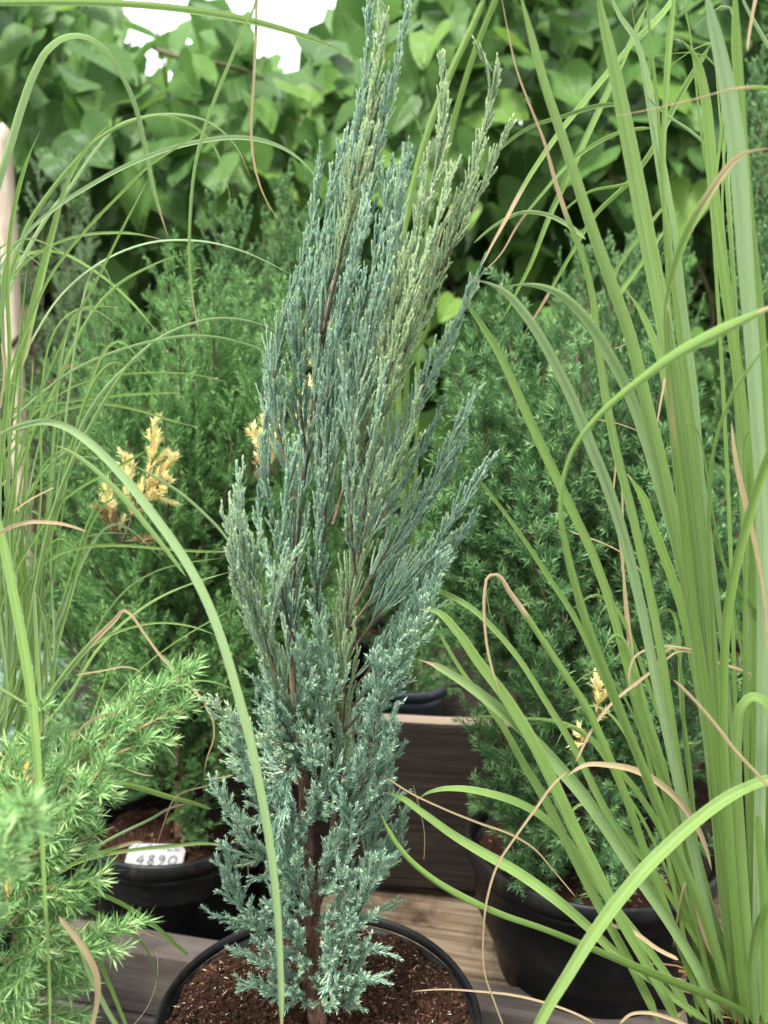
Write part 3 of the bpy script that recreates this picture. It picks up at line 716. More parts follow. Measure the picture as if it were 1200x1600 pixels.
# ---- the tall blue juniper: stems followed by eye, each at its own distance
YB = 0.622
HERO = [  # pixel x, y, offset in Y (m) ... ; stem radius ; start of foliage (0..1)
 ([(472,1190,0),(458,1080,.005),(456,960,.01),(468,790,.015),(490,640,.02),(500,540,.02),(535,340,.025),(566,160,.03),(578,20,.03),(582,-40,.03)], .0042, .10),
 ([(497,560,.02),(540,420,.035),(585,250,.045),(612,130,.05),(640,0,.05)], .0026, .10),
 ([(505,520,.02),(548,330,.0),(578,190,.0),(592,80,.0),(600,-10,.0)], .0024, .15),
 ([(514,1330,.0),(531,1190,.0),(536,1090,-.01),(543,960,-.02),(560,850,-.02),(570,760,-.015),(590,600,-.01),(625,460,-.01),(662,330,-.01),(690,220,-.01),(694,150,-.01),(689,98,-.01)], .0040, .08),
 ([(572,750,-.015),(610,610,-.0),(660,480,.01),(710,370,.01),(742,260,.01),(765,170,.01),(776,125,.005),(754,90,.0)], .0027, .10),
 ([(690,420,.01),(735,330,.02),(768,260,.025),(794,200,.025)], .0016, .05),
 ([(562,830,-.02),(610,720,.02),(670,590,.035),(715,500,.04),(748,432,.04)], .0022, .10),
 ([(545,960,-.01),(600,870,.02),(665,770,.03),(705,690,.03),(736,626,.03)], .0020, .12),
 ([(540,1030,-.01),(600,950,.0),(670,870,.005),(720,790,.005),(766,720,.005)], .0020, .15),
 ([(535,1100,-.005),(590,1030,.01),(650,940,.02),(700,870,.02),(738,808,.02)], .0018, .15),
 ([(532,1150,-.005),(590,1080,-.01),(640,990,-.015),(672,910,-.015),(700,872,-.015)], .0016, .15),
 ([(556,900,-.03),(548,800,-.055),(545,700,-.065),(540,630,-.07),(536,574,-.07)], .0018, .05),
 ([(560,880,-.03),(572,780,-.05),(582,690,-.06),(592,630,-.06),(600,585,-.06)], .0018, .05),
 ([(566,840,-.02),(605,760,-.03),(635,700,-.035),(650,640,-.04),(652,600,-.04)], .0018, .05),
 ([(505,860,-.01),(510,740,-.03),(520,620,-.035),(535,500,-.04),(560,380,-.04),(575,300,-.04)], .0022, .05),
 ([(520,820,.0),(560,680,.03),(590,550,.05),(612,420,.055),(628,300,.055),(640,240,.055)], .0022, .05),
 ([(545,760,.0),(590,640,-.03),(620,540,-.045),(650,440,-.05),(690,330,-.05),(706,270,-.05)], .0020, .05),
 ([(590,620,.0),(625,520,.03),(640,420,.035),(655,330,.04),(660,270,.04)], .0018, .05),
 ([(470,800,.01),(440,700,.02),(428,610,.03),(440,520,.03),(470,430,.03),(490,340,.03),(498,255,.03)], .0022, .08),
 ([(480,720,.015),(468,600,-.01),(480,480,-.02),(505,360,-.02),(525,270,-.02),(540,215,-.02)], .0020, .05),
 ([(492,640,.02),(500,500,.05),(520,380,.06),(535,290,.06),(552,200,.06)], .0018, .05),
 ([(462,900,.01),(432,830,.0),(418,760,-.01),(412,700,-.01),(420,640,-.01)], .0018, .05),
 ([(458,960,.01),(420,880,.04),(405,820,.05),(408,740,.05)], .0018, .05),
 ([(460,1000,.0),(440,920,-.03),(440,840,-.04),(450,770,-.04),(462,700,-.04)], .0018, .05),
 ([(500,1000,.0),(495,900,-.04),(500,800,-.055),(505,730,-.06)], .0018, .05),
 ([(478,1150,-.005),(440,1075,-.04),(408,985,-.055),(388,900,-.06),(377,820,-.06),(375,752,-.06)], .0023, .12),
 ([(402,965,-.055),(372,900,-.07),(364,850,-.075),(359,818,-.075)], .0013, .0),
 ([(425,1035,-.045),(425,960,-.065),(438,905,-.07),(455,868,-.07)], .0014, .0),
 ([(392,925,-.055),(395,870,-.065),(388,840,-.07)], .0012, .0),
 ([(474,1180,-.005),(425,1160,-.04),(372,1135,-.055),(345,1115,-.06),(328,1096,-.06)], .0016, .10),
 ([(470,1200,.0),(420,1200,.03),(380,1180,.04),(362,1140,.045)], .0014, .10),
 ([(478,1270,.0),(430,1270,-.02),(395,1230,-.03),(378,1180,-.03),(368,1140,-.03)], .0015, .10),
 ([(480,1330,.0),(425,1345,-.02),(385,1310,-.03),(360,1270,-.03),(338,1230,-.03)], .0016, .10),
 ([(484,1420,.0),(430,1440,-.02),(385,1430,-.03),(365,1385,-.03),(352,1330,-.03)], .0016, .10),
 ([(488,1490,.0),(450,1500,-.03),(415,1470,-.035),(390,1430,-.04)], .0014, .05),
 ([(490,1530,.0),(450,1530,-.03),(415,1500,-.04),(372,1488,-.045)], .0014, .10),
 ([(492,1560,.0),(455,1560,-.03),(425,1545,-.04),(385,1540,-.045)], .0013, .10),
 ([(480,1220,.0),(450,1200,-.03),(440,1240,-.045),(432,1290,-.05),(435,1330,-.05)], .0013, .05),
 ([(474,1150,.0),(462,1110,-.03),(474,1060,-.04),(470,1000,-.04)], .0016, .0),
 ([(474,1150,.0),(490,1100,-.03),(482,1050,-.035),(484,1015,-.035)], .0014, .0),
 ([(528,1200,.0),(500,1130,-.03),(512,1080,-.035),(505,1010,-.035),(495,960,-.035)], .0016, .0),
 ([(480,1290,.0),(440,1400,.02),(430,1350,.02),(420,1280,.02)], .0013, .1),
 ([(524,1290,.0),(570,1210,-.02),(590,1130,-.03),(594,1080,-.035),(589,1038,-.035)], .0018, .05),
 ([(516,1330,.0),(575,1270,.02),(605,1190,.03),(618,1130,.03)], .0016, .10),
 ([(505,1400,.0),(560,1370,.02),(585,1300,.03),(592,1220,.03),(600,1140,.03)], .0017, .08),
 ([(500,1450,.0),(560,1420,.03),(590,1370,.04),(615,1310,.04),(632,1268,.04)], .0016, .12),
 ([(500,1480,.0),(545,1450,-.02),(572,1400,-.03),(585,1350,-.03),(606,1340,-.03)], .0015, .05),
 ([(502,1540,.0),(550,1520,-.02),(575,1480,-.03),(598,1490,-.03)], .0014, .05),
 ([(500,1520,.0),(535,1490,-.03),(545,1430,-.035),(550,1380,-.035)], .0014, .05),
 ([(505,1570,.0),(545,1560,-.02),(565,1530,-.03),(587,1535,-.03)], .0013, .05),
 ([(500,1560,.0),(515,1530,-.03),(520,1490,-.035),(512,1555,-.04)], .0012, .05),
 ([(500,1380,.0),(530,1330,-.03),(545,1290,-.035),(530,1240,-.035)], .0014, .05),
 ([(500,1430,.0),(470,1400,-.03),(455,1350,-.04),(450,1300,-.04)], .0013, .05),
 ([(532,1180,.0),(570,1120,.03),(620,1040,.05),(650,980,.05)], .0016, .1),
 ([(478,1260,-.01),(495,1235,-.03),(488,1190,-.04),(478,1150,-.04)], .0012, .05),
 ([(482,1340,-.01),(470,1325,-.03),(478,1290,-.035),(492,1255,-.035)], .0012, .05),
 ([(486,1450,-.01),(515,1435,-.03),(535,1400,-.035),(540,1350,-.035)], .0013, .05),
 ([(488,1500,-.01),(465,1480,-.03),(445,1440,-.04),(425,1410,-.04)], .0013, .05),
 ([(520,760,.0),(545,600,.0),(575,450,.0),(600,340,.0),(610,262,.0)], .0018, .05),
 ([(540,720,-.03),(572,560,-.04),(598,440,-.045),(620,340,-.045),(627,255,-.045)], .0018, .05),
 ([(555,700,.02),(588,540,.03),(612,420,.03),(606,330,.03),(598,285,.03)], .0018, .05),
 ([(500,760,-.02),(520,560,-.045),(550,420,-.05),(572,330,-.05)], .0018, .05),
 ([(548,980,.0),(610,890,.035),(660,800,.045),(700,740,.045),(722,690,.045)], .0016, .08),
 ([(538,1080,.0),(600,1000,.03),(655,915,.04),(690,850,.04)], .0016, .08),
 ([(534,1120,.0),(600,1050,-.02),(650,985,-.03),(678,930,-.03)], .0015, .08),
 ([(560,860,.0),(610,790,.03),(650,720,.04),(690,640,.045)], .0016, .05),
 ([(478,1210,-.008),(460,1190,-.03),(452,1215,-.04),(446,1250,-.045)], .0012, .05),
 ([(474,1200,-.008),(490,1180,-.03),(500,1140,-.035),(505,1095,-.035)], .0013, .05),
 ([(480,1280,-.008),(500,1260,-.03),(512,1220,-.035),(510,1180,-.035)], .0013, .05),
 ([(482,1330,-.008),(465,1310,-.03),(450,1270,-.04),(432,1240,-.04)], .0013, .05),
 ([(484,1400,-.008),(500,1380,-.03),(512,1345,-.035),(528,1310,-.035)], .0013, .05),
 ([(470,1180,-.008),(448,1140,-.03),(430,1110,-.04),(425,1070,-.04)], .0013, .05),
 ([(478,1250,.0),(520,1230,.03),(555,1180,.04),(565,1120,.04)], .0014, .05),
 ([(474,1230,.0),(440,1200,.03),(420,1120,.04),(410,1050,.04)], .0014, .05),
]
def hero_stem_awl(y): return np.clip((y - 860) / 160, 0, 1)

def build_hero():
    rg = np.random.default_rng(101)
    base = V(499, 1612, YB)
    t = thing('blue_juniper', 'tall feathery blue-green juniper in the peat-filled pot, sharp in the middle', 'juniper', (base[0], base[1], 0.30))
    org = np.array(root_loc(t))
    # trunk and its fork
    tr = np.array([V(x, y, YB + d) for x, y, d in [(505,1640,.004),(500,1612,.0),(489,1550,-.002),(490,1490,0),(483,1430,0),(484,1360,0),(477,1290,0),(476,1230,0),(471,1180,0)]])
    p = catmull(tr, 60); r = np.interp(np.linspace(0, 1, 60), [0, .08, .5, 1], [.0094, .0078, .0062, .0046])
    sides = 18; vv, ff = tube(p, r, sides, 0.09)
    g = Geo(); g.add(vv, ff, .5, 0)
    fork = catmull(np.array([V(x, y, YB + d) for x, y, d in [(486,1425,.0),(497,1390,.0),(507,1350,.0),(516,1325,.0)]]), 16)
    vv, ff = tube(fork, np.linspace(.0065, .0048, 16), 12, .07); g.add(vv, ff, .5, 0)
    trunk = obj('trunk', g.mesh('trunk', [M['bark']], org), t)
    # shaggy strips of bark peeling off the trunk
    g = Geo()
    for i in range(150):
        k = rg.integers(2, 54); a = rg.random() * 6.28; T = nrm(p[k + 2] - p[k]); u, w = frames(T[None]); R = u[0] * math.cos(a) + w[0] * math.sin(a); S = np.cross(T, R)
        L = rg.uniform(.006, .022); wd = rg.uniform(.0009, .0026); lift = rg.uniform(.0004, .0035); q = p[k] + R * r[k] * .96; sg = rg.choice([-1, 1])
        pts = [q + T * sg * L * s + R * (lift * s * s) for s in (0, .4, .75, 1)]
        wv = [wd, wd, wd * .8, wd * .3]
        v = np.array([x for pt, ww in zip(pts, wv) for x in (pt - S * ww / 2, pt + S * ww / 2)])
        g.add(v, np.array([[0, 1, 3, 2], [2, 3, 5, 4], [4, 5, 7, 6]]), .5, 0)
    o = obj('bark_strips', g.mesh('bark_strips', [M['bark']], org), trunk); tag(o, kind='stuff')
    for si, (pts, rad, t0) in enumerate(HERO):
        P = catmull(np.array([V(x, y, YB + d) for x, y, d in pts]), 70)
        seglen = np.linalg.norm(np.diff(P, axis=0), axis=1).sum()
        ymean = np.mean([q[1] for q in pts[1:]])
        awl = float(hero_stem_awl(ymean))
        vv, ff = tube(P, np.linspace(rad * .72, .0005, 70), 7, .03)
        mats = [M['twig'], M['paletwig']]
        pale = si in (25,)
        me = mesh_from('branch', vv - org, ff, [M['paletwig'] if pale else M['twig']])
        br = obj('branch', me, t)
        big = seglen > .3
        def prof(tt, Ls):
            rem = (1 - tt) * Ls
            if si in (25, 26, 27, 28): return np.clip(.018 + .34 * rem, .014, .050)
            if si in (6, 7, 8, 9, 10, 13): return np.clip(.013 + .27 * rem, .012, .070)
            if awl < .5: return np.clip(.012 + .21 * rem, .011, .054)
            return np.clip(.014 + .32 * rem, .012, .048)
        g = Geo()
        sh = stem_shoots(P, .0062 if si in (25, 26, 27, 28) else .0080, t0, prof, 16 if awl < .5 else 30, .72, rg, up=.25)
        tw = children(sh, .0048 if awl < .5 else .0052, .06, .55 if awl < .5 else .42, .008, .038 if awl < .5 else .028, 15 if awl < .5 else 34, .6, rg, up=.2)
        tone = rg.normal(0, .05)
        ks = np.arange(int(70 * (.45 if awl < .5 else .35)), 66, 4)
        stem = Bez(P[ks], (P[ks] + P[ks + 4 - 1]) / 2, P[ks + 4 - 1], np.linalg.norm(P[ks + 3] - P[ks], axis=1) * 1.3)
        if awl < .5: needles(g, stem, .0019, 4, .0046, .0022, 20, rg, .0, .42 + tone, .05, .13, 1.0)
        else: needles(g, stem, .0021, 3, .0058, .0016, 34, rg, .0, .45 + tone, .05, .13, 1.0)
        tone += .10 * float(np.clip((620 - min(q[1] for q in pts)) / 600, 0, 1))
        if si in (11, 12): tone += .14
        if si in (25, 26, 27, 28, 29): tone += .34
        if si in (2, 3, 4, 5, 16): tone += .20
        if si in (18, 20, 24, 15, 22): tone -= .10  # inner stems tinted darker, shade inside the crown put into the needle colour
        if awl < .5:
            needles(g, sh, .0021, 3, .0044, .0016, 20, rg, .02, .40 + tone, .42, .15)
            needles(g, tw, .0020, 3, .0040, .0015, 19, rg, .0, .43 + tone, .46, .15)
            twigs(g, tw, .0007, .0006, 0, 3, .45)
        else:
            needles(g, sh, .0018, 3, .0055, .0012, 35, rg, .05, .42 + tone, .26, .15, curve=.12)
            needles(g, tw, .0018, 3, .0051, .0011, 36, rg, .0, .46 + tone, .28, .15, curve=.12)
            twigs(g, tw, .0006, .0004, 0, 3, .4)
        twigs(g, sh, .0010, .0006, 0, 4, .3)
        obj('foliage', g.mesh('foliage', [M['fresh' if si in (2, 3, 4, 5, 13, 16, 17) else 'hero'], M['twig']], org), br)
build_hero()

# ---- bushy junipers: a stem with many branches, each branch with its own foliage
def inside(poly, x, y):
    c = False; n = len(poly)
    for i in range(n):
        x1, y1 = poly[i]; x2, y2 = poly[(i + 1) % n]
        if (y1 > y) != (y2 > y) and x < (x2 - x1) * (y - y1) / (y2 - y1) + x1: c = not c
    return c

def bushy(name, label, base, outline, Yc, Yr, nb, seed, mat, trunk_top, style, tips=(), trunk_r=.008, cat='juniper', twigmat='twig'):
    rg = np.random.default_rng(seed)
    t = thing(name, label, cat, base); org = np.array(base, float)
    top = V(*trunk_top)
    P = catmull([org + np.array([0, 0, -.01]), org * .6 + top * .4 + rg.normal(0, .008, 3), org * .25 + top * .75 + rg.normal(0, .008, 3), top], 50)
    vv, ff = tube(P, np.linspace(trunk_r, .0015, 50), 10, .06)
    obj('trunk', mesh_from('trunk', vv - org, ff, [M['bark']]), t)
    xs = [q[0] for q in outline]; ys = [q[1] for q in outline]
    targets = [(x, y, Y) for x, y, Y in tips]
    cx = np.mean(xs)
    while len(targets) < nb:
        x, y = rg.uniform(min(xs), max(xs)), rg.uniform(min(ys), max(ys))
        if not inside(outline, x, y): continue
        e = abs(x - cx) / (max(xs) - min(xs)) * 2
        hh = math.sqrt(max(.08, 1 - min(e, 1) ** 2)) * (0.45 + .55 * min(1, (y - min(ys)) / 350))
        targets.append((x, y, Yc + Yr * hh * (-1 + 1.65 * rg.random())))
    for (x, y, Y) in targets:
        q = V(x, y, Y)
        hz = np.clip((q[2] - org[2]) * .55 - .03, .01, (top[2] - org[2]) * .9)
        k = np.argmin(np.abs(P[:, 2] - (org[2] + hz))); s = P[k]
        d = q - s; out = np.array([d[0], d[1], 0]); 
        m1 = s + out * .55 + np.array([0, 0, d[2] * .30]); m2 = s + out * .88 + np.array([0, 0, d[2] * .68])
        B = catmull([s, m1 + rg.normal(0, .006, 3), m2 + rg.normal(0, .005, 3), q], 40)
        Ls = np.linalg.norm(np.diff(B, axis=0), axis=1).sum()
        vv, ff = tube(B, np.linspace(min(.0034, .0014 + Ls * .005), .0006, 40), 6, .04)
        br = obj('branch', mesh_from('branch', vv - org, ff, [M[twigmat]]), t)
        g = Geo(); style(g, B, Ls, rg)
        obj('foliage', g.mesh('foliage', [M[mat], M[twigmat]], org), br)
    return t

def feathery(g, B, Ls, rg, tone=0.0, lo=.14, k=1.0):
    tone = tone + rg.normal(0, .06)
    sh = stem_shoots(B, .0125 * k, lo, lambda t, L: np.clip(.022 + .35 * (1 - t) * L, .020, .085), 44, .5, rg, up=.45)
    tw = children(sh, .0066 * k, .05, .42, .009, .032, 38, .45, rg, up=.3, flat=.7)
    needles(g, sh, .0029 * k, 2, .0098 * k ** .5, .0014 * k, 34, rg, .02, .44 + tone, .30, .14)
    needles(g, tw, .0028 * k, 2, .0090 * k ** .5, .0014 * k, 34, rg, .0, .47 + tone, .33, .14)
    twigs(g, sh, .0008, .0006, 0, 3, .3)

def whorled(g, B, Ls, rg):
    tone = rg.normal(0, .06)
    sh = stem_shoots(B, .0150, .14, lambda t, L: np.clip(.022 + .32 * (1 - t) * L, .020, .07), 48, .45, rg, up=.35)
    tw = children(sh, .0092, .10, .40, .012, .026, 44, .35, rg, up=.3)
    needles(g, sh, .0028, 3, .0120, .0014, 46, rg, .02, .44 + tone, .40, .16, .5)
    needles(g, tw, .0028, 3, .0114, .0014, 46, rg, .0, .47 + tone, .44, .16, .5)
    twigs(g, sh, .0008, .0006, 0, 3, .3)

def scaly(g, B, Ls, rg):
    tone = rg.normal(0, .06)
    sh = stem_shoots(B, .0150, max(.25, 1 - .34 / Ls), lambda t, L: np.clip(.025 + .34 * (1 - t) * L, .022, .09), 32, .6, rg, up=.5)
    tw = children(sh, .0092, .1, .45, .012, .04, 32, .5, rg, up=.4)
    needles(g, sh, .0050, 3, .0082, .0036, 24, rg, .05, .47 + tone, .35, .13)
    needles(g, tw, .0048, 3, .0076, .0034, 24, rg, .0, .52 + tone, .38, .13)
    twigs(g, sh, .0011, .0008, 0, 3, .35)

left_outline = [(60,560),(120,470),(200,470),(250,400),(300,380),(360,420),(440,430),(520,520),(560,800),(540,1050),(430,1280),(340,1310),(250,1230),(120,1190),(30,1080),(20,800),(30,640)]
LB = bushy('green_juniper', 'wide green juniper flecked with cream sprays in the tagged black pot', (LP[0], LP[1], 0.235), left_outline, 1.07, .22, 104, 31, 'green', (300, 470, 1.09), feathery,
      tips=[(262,385,1.10),(290,400,1.06),(160,455,1.02),(190,470,1.05),(120,500,1.08),(340,470,1.02),(430,520,1.0),(85,560,1.05),(60,620,1.0),(300,520,.98),(360,620,.95),(250,600,.94),(150,620,.93),(210,900,.88),(330,1285,.98),(290,1240,.97)])
right_outline = [(690,560),(740,500),(800,520),(850,560),(880,470),(930,430),(990,480),(1060,450),(1150,480),(1200,600),(1200,1100),(1100,1340),(960,1440),(820,1400),(745,1280),(660,1040),(670,760)]
RB = bushy('green_juniper', 'dense dark green juniper with spiky needles in the pot on the plank', (RP[0], RP[1], 0.290), right_outline, .925, .15, 112, 37, 'spruce', (900, 520, .95), whorled,
      tips=[(785,430,.98),(745,480,.98),(700,520,1.0),(720,560,.95),(800,500,1.0),(850,510,1.0),(885,470,1.0),(760,620,.86),(860,640,.85),(960,600,.85),(700,800,.88),(780,900,.80),(860,1000,.78),(760,1100,.82),(790,1180,.80),(870,1260,.78),(800,1360,.79),(930,1400,.77),(1010,1340,.77),(740,1240,.85)])
bushy('green_juniper', 'upright green juniper with pointed scaly shoots just left of the blue one', V(385, 900, 1.42) * np.array([1, 1, 0]) + np.array([0, 0, .33]), [(310,330),(400,300),(480,280),(520,420),(540,700),(420,760),(300,700),(290,480)], 1.42, .14, 40, 43, 'backgreen', (400, 420, 1.42), scaly,
      tips=[(335,300,1.40),(383,322,1.40),(413,335,1.42),(450,270,1.42),(497,235,1.42),(462,330,1.42),(445,350,1.38),(350,370,1.38),(425,380,1.36)])
bushy('green_juniper', 'soft green juniper with pointed shoots behind the broad grass blades', V(960, 900, 1.33) * np.array([1, 1, 0]) + np.array([0, 0, .33]), [(870,420),(920,380),(1000,340),(1080,400),(1150,460),(1160,700),(900,720),(860,560)], 1.33, .12, 34, 47, 'backgreen', (970, 430, 1.33), scaly,
      tips=[(900,375,1.3),(918,392,1.28),(1000,345,1.33),(985,380,1.3),(950,430,1.28),(1070,380,1.3),(880,420,1.3)])
bushy('green_juniper', 'slim juniper whose tips rise beside the tallest grass at the right edge', V(1185, 900, 1.25) * np.array([1, 1, 0]) + np.array([0, 0, .33]), [(1150,120),(1230,100),(1260,700),(1130,700),(1140,300)], 1.25, .09, 22, 53, 'backgreen', (1190, 180, 1.25), scaly,
      tips=[(1190,78,1.25),(1182,110,1.25),(1195,160,1.22),(1175,170,1.24),(1160,420,1.2)])
bushy('green_juniper', 'shaded juniper on the shelf seen only through gaps behind the blue one', V(575, 900, 1.40) * np.array([1, 1, 0]) + np.array([0, 0, .33]), [(500,640),(620,600),(700,720),(730,1060),(640,1105),(480,1090),(470,800)], 1.36, .14, 52, 67, 'backgreen', (590, 720, 1.40), scaly, tips=[(690,985,1.3),(700,1040,1.3),(650,1020,1.3)])
bushy('green_juniper', 'blue-tinged juniper behind the foot of the fine grass at the left edge', V(20, 1200, 1.16) * np.array([1, 1, 0]) + np.array([0, 0, .02]), [(-60,860),(60,880),(110,980),(120,1160),(40,1200),(-60,1180)], 1.14, .12, 26, 69, 'hero', (20, 930, 1.16), whorled, tips=[(60,1040,1.05),(90,1120,1.05),(30,1160,1.04),(20,1000,1.05)])
bushy('lacy_shrub', 'pale lacy shrub below the bamboo cane at the left', V(60, 900, 1.72) * np.array([1, 1, 0]), [(-60,300),(60,260),(140,300),(160,420),(150,560),(40,640),(-80,600)], 1.72, .2, 34, 59, 'lace', (50, 330, 1.72), lambda g, B, L, r: feathery(g, B, L, r, .1, max(.3, 1 - .28 / L), 1.7),
      tips=[(110,235,1.7),(60,245,1.7),(140,320,1.65),(95,450,1.6)], cat='shrub')
bushy('green_seedling', 'small fresh green seedling in the blue-grey pot on the shelf', (SP_[0], 1.26, 0.385), [(640,1030),(700,1030),(710,1090),(640,1100)], 1.25, .03, 9, 61, 'lime', (668, 1040, 1.26), lambda g, B, L, r: feathery(g, B, L, r, -.1), tips=[(660,1062,1.24)], trunk_r=.003, cat='seedling')

for px, Y, what in [(385, 1.42, 'the upright juniper left of the blue one'), (960, 1.33, 'the soft green juniper behind the broad grass'), (1185, 1.25, 'the slim juniper at the right edge'), (575, 1.40, 'the shaded juniper behind the blue one')]:
    q = V(px, 900, Y)
    pot('plant_pot', 'black pot on the rear shelf under ' + what, q[0], Y, .331, .455, .080, .06, M['plastic'], int(px))
    soil('potting_soil', 'peat on the rear shelf under ' + what, q[0], Y, .440, .074, 200, int(px) % 50 + 20, 20)

# cream sprays of the variegated juniper: side shoots of that plant
def cream_spray(parent, stems, mat, seed):
    rg = np.random.default_rng(seed); org = np.array(root_loc(parent))
    for pts in stems:
        B = catmull([V(x, y, Y - .035) for x, y, Y in pts], 24)
        vv, ff = tube(B, np.linspace(.0016, .0007, 24), 6); br = obj('cream_shoot', mesh_from('cream_shoot', vv - org, ff, [M['twig']]), parent)
        g = Geo()
        sh = stem_shoots(B, .0058, .22, lambda t, L: np.clip(.007 + .38 * (1 - t) * L, .008, .019), 36, .4, rg, up=.3)
        needles(g, sh, .0017, 3, .0095, .0019, 34, rg, 0, .55, .2, .18)
        twigs(g, sh, .0008, .0006, 0, 3)
        obj('needles', g.mesh('needles', [M[mat]], org), br)
cream_spray(LB, [[(190,850,.86),(212,800,.85),(228,760,.84),(240,700,.84),(243,655,.84)], [(212,800,.85),(240,770,.84),(258,735,.84),(268,712,.84)], [(205,810,.85),(208,770,.85),(198,735,.85),(195,712,.85)],
                 [(225,770,.85),(250,775,.84),(262,750,.83)], [(186,850,.86),(180,810,.86),(170,775,.86),(168,755,.86)],
                 [(415,760,.88),(411,720,.87),(402,690,.87),(397,672,.87)], [(425,745,.88),(418,690,.88),(414,648,.88)], [(430,740,.88),(432,690,.88),(432,648,.88)]], 'cream', 71)
cream_spray(LB, [[(492,720,.80),(488,680,.79),(486,650,.785),(482,600,.78)], [(476,700,.81),(470,670,.80),(468,640,.80)], [(474,760,.82),(472,720,.81),(474,690,.81)], [(494,600,.79),(490,570,.785),(486,545,.78)]], 'cream', 77)
cream_spray(LB, [[(186,850,.86),(178,830,.855),(165,805,.85),(155,792,.85)], [(190,845,.86),(215,845,.855),(236,842,.85)], [(415,770,.88),(410,750,.875),(404,725,.87)]], 'tan', 73)
cream_spray(RB, [[(920,1170,.74),(912,1150,.74),(905,1140,.74)], [(925,1145,.745),(935,1110,.745),(937,1085,.745),(933,1062,.745)], [(930,1165,.74),(912,1160,.735),(900,1165,.735)]], 'cream', 75)

# bright young conifer close to the camera
def build_lime():
    rg = np.random.default_rng(83)
    bx = V(20, 1600, .50); base = np.array([bx[0] - .01, .51, .22])
    pot('plant_pot', 'black pot below the bright needled shrub in the near corner', base[0], base[1], 0.0, .235, .085, .065, M['plastic'], 12)
    t = thing('bright_conifer', 'bright light-green conifer with sharp needles close by at the lower left', 'conifer', base); org = base
    top = V(30, 1290, .495); P = catmull([base, base * .5 + top * .5, top], 40)
    vv, ff = tube(P, np.linspace(.007, .003, 40), 9, .05); obj('trunk', mesh_from('trunk', vv - org, ff, [M['bark']]), t)
    stems = [[(40,1330,.44),(90,1245,.45),(150,1180,.455),(210,1120,.46),(258,1078,.46),(297,1043,.46)],
             [(120,1215,.45),(190,1175,.445),(245,1157,.44)], [(160,1175,.455),(225,1135,.45),(287,1104,.45)], [(150,1180,.455),(185,1125,.46),(215,1086,.46)], [(100,1235,.45),(135,1180,.46),(165,1142,.46)],
             [(30,1340,.44),(45,1260,.43),(60,1180,.43),(68,1112,.43)], [(20,1400,.44),(60,1330,.42),(110,1280,.415),(170,1240,.41)],
             [(10,1420,.44),(60,1390,.42),(110,1385,.415),(163,1364,.41)], [(20,1400,.44),(70,1300,.43),(120,1255,.42),(165,1190,.42)],
             [(0,1500,.44),(70,1490,.42),(140,1475,.41),(211,1443,.41)], [(0,1540,.44),(50,1520,.42),(100,1500,.41),(160,1470,.41)],
             [(0,1560,.44),(50,1560,.42),(90,1540,.41),(135,1530,.41)], [(0,1600,.44),(50,1590,.42),(90,1580,.41),(130,1590,.41)], [(-20,1480,.44),(20,1440,.42),(60,1410,.41),(110,1400,.40)],
             [(-20,1380,.44),(0,1290,.43),(15,1220,.43),(20,1190,.43)], [(-40,1450,.44),(-20,1380,.40),(10,1320,.38),(50,1290,.37)], [(-20,1560,.44),(20,1500,.40),(50,1470,.38),(90,1450,.38)],
             [(-30,1600,.44),(10,1570,.40),(50,1540,.38),(80,1530,.38)], [(-60,1440,.40),(-40,1380,.31),(0,1330,.27),(48,1255,.25)], [(-70,1460,.40),(-50,1410,.31),(-20,1380,.26),(38,1345,.245)],
             [(10,1450,.44),(50,1440,.43),(90,1430,.43),(125,1420,.43)], [(30,1360,.44),(80,1340,.44),(120,1320,.44),(150,1300,.44)], [(0,1330,.46),(40,1260,.47),(90,1200,.48),(110,1170,.48)]]
    stems = [[(x, y, max(Y + .055, .475) if Y > .33 else Y + .09) for x, y, Y in q] for q in stems if q[-1][2] != .245]
    for s_i, pts in enumerate(stems):
        B = catmull([V(*q) for q in pts], 40)
        vv, ff = tube(B, np.linspace(.0020, .0008, 40), 6); br = obj('branch', mesh_from('branch', vv - org, ff, [M['paletwig']]), t)
        g = Geo()
        sh = stem_shoots(B, .0075, .05, lambda tt, L: np.clip(.012 + .26 * (1 - tt) * L, .012, .034), 38, .4, rg, up=.15)
        needles(g, sh, .0019, 3, .0135, .0010, 44, rg, .0, .44, .40, .2, .4)
        tw = children(sh, .0090, .15, .45, .008, .016, 38, .3, rg)
        needles(g, tw, .0019, 3, .0115, .0010, 44, rg, .0, .5, .40, .2, .4)
        twigs(g, sh, .0009, .0006, 0, 3, .5)
        obj('foliage', g.mesh('foliage', [M['lime'], M['twig']], org), br)
build_lime()

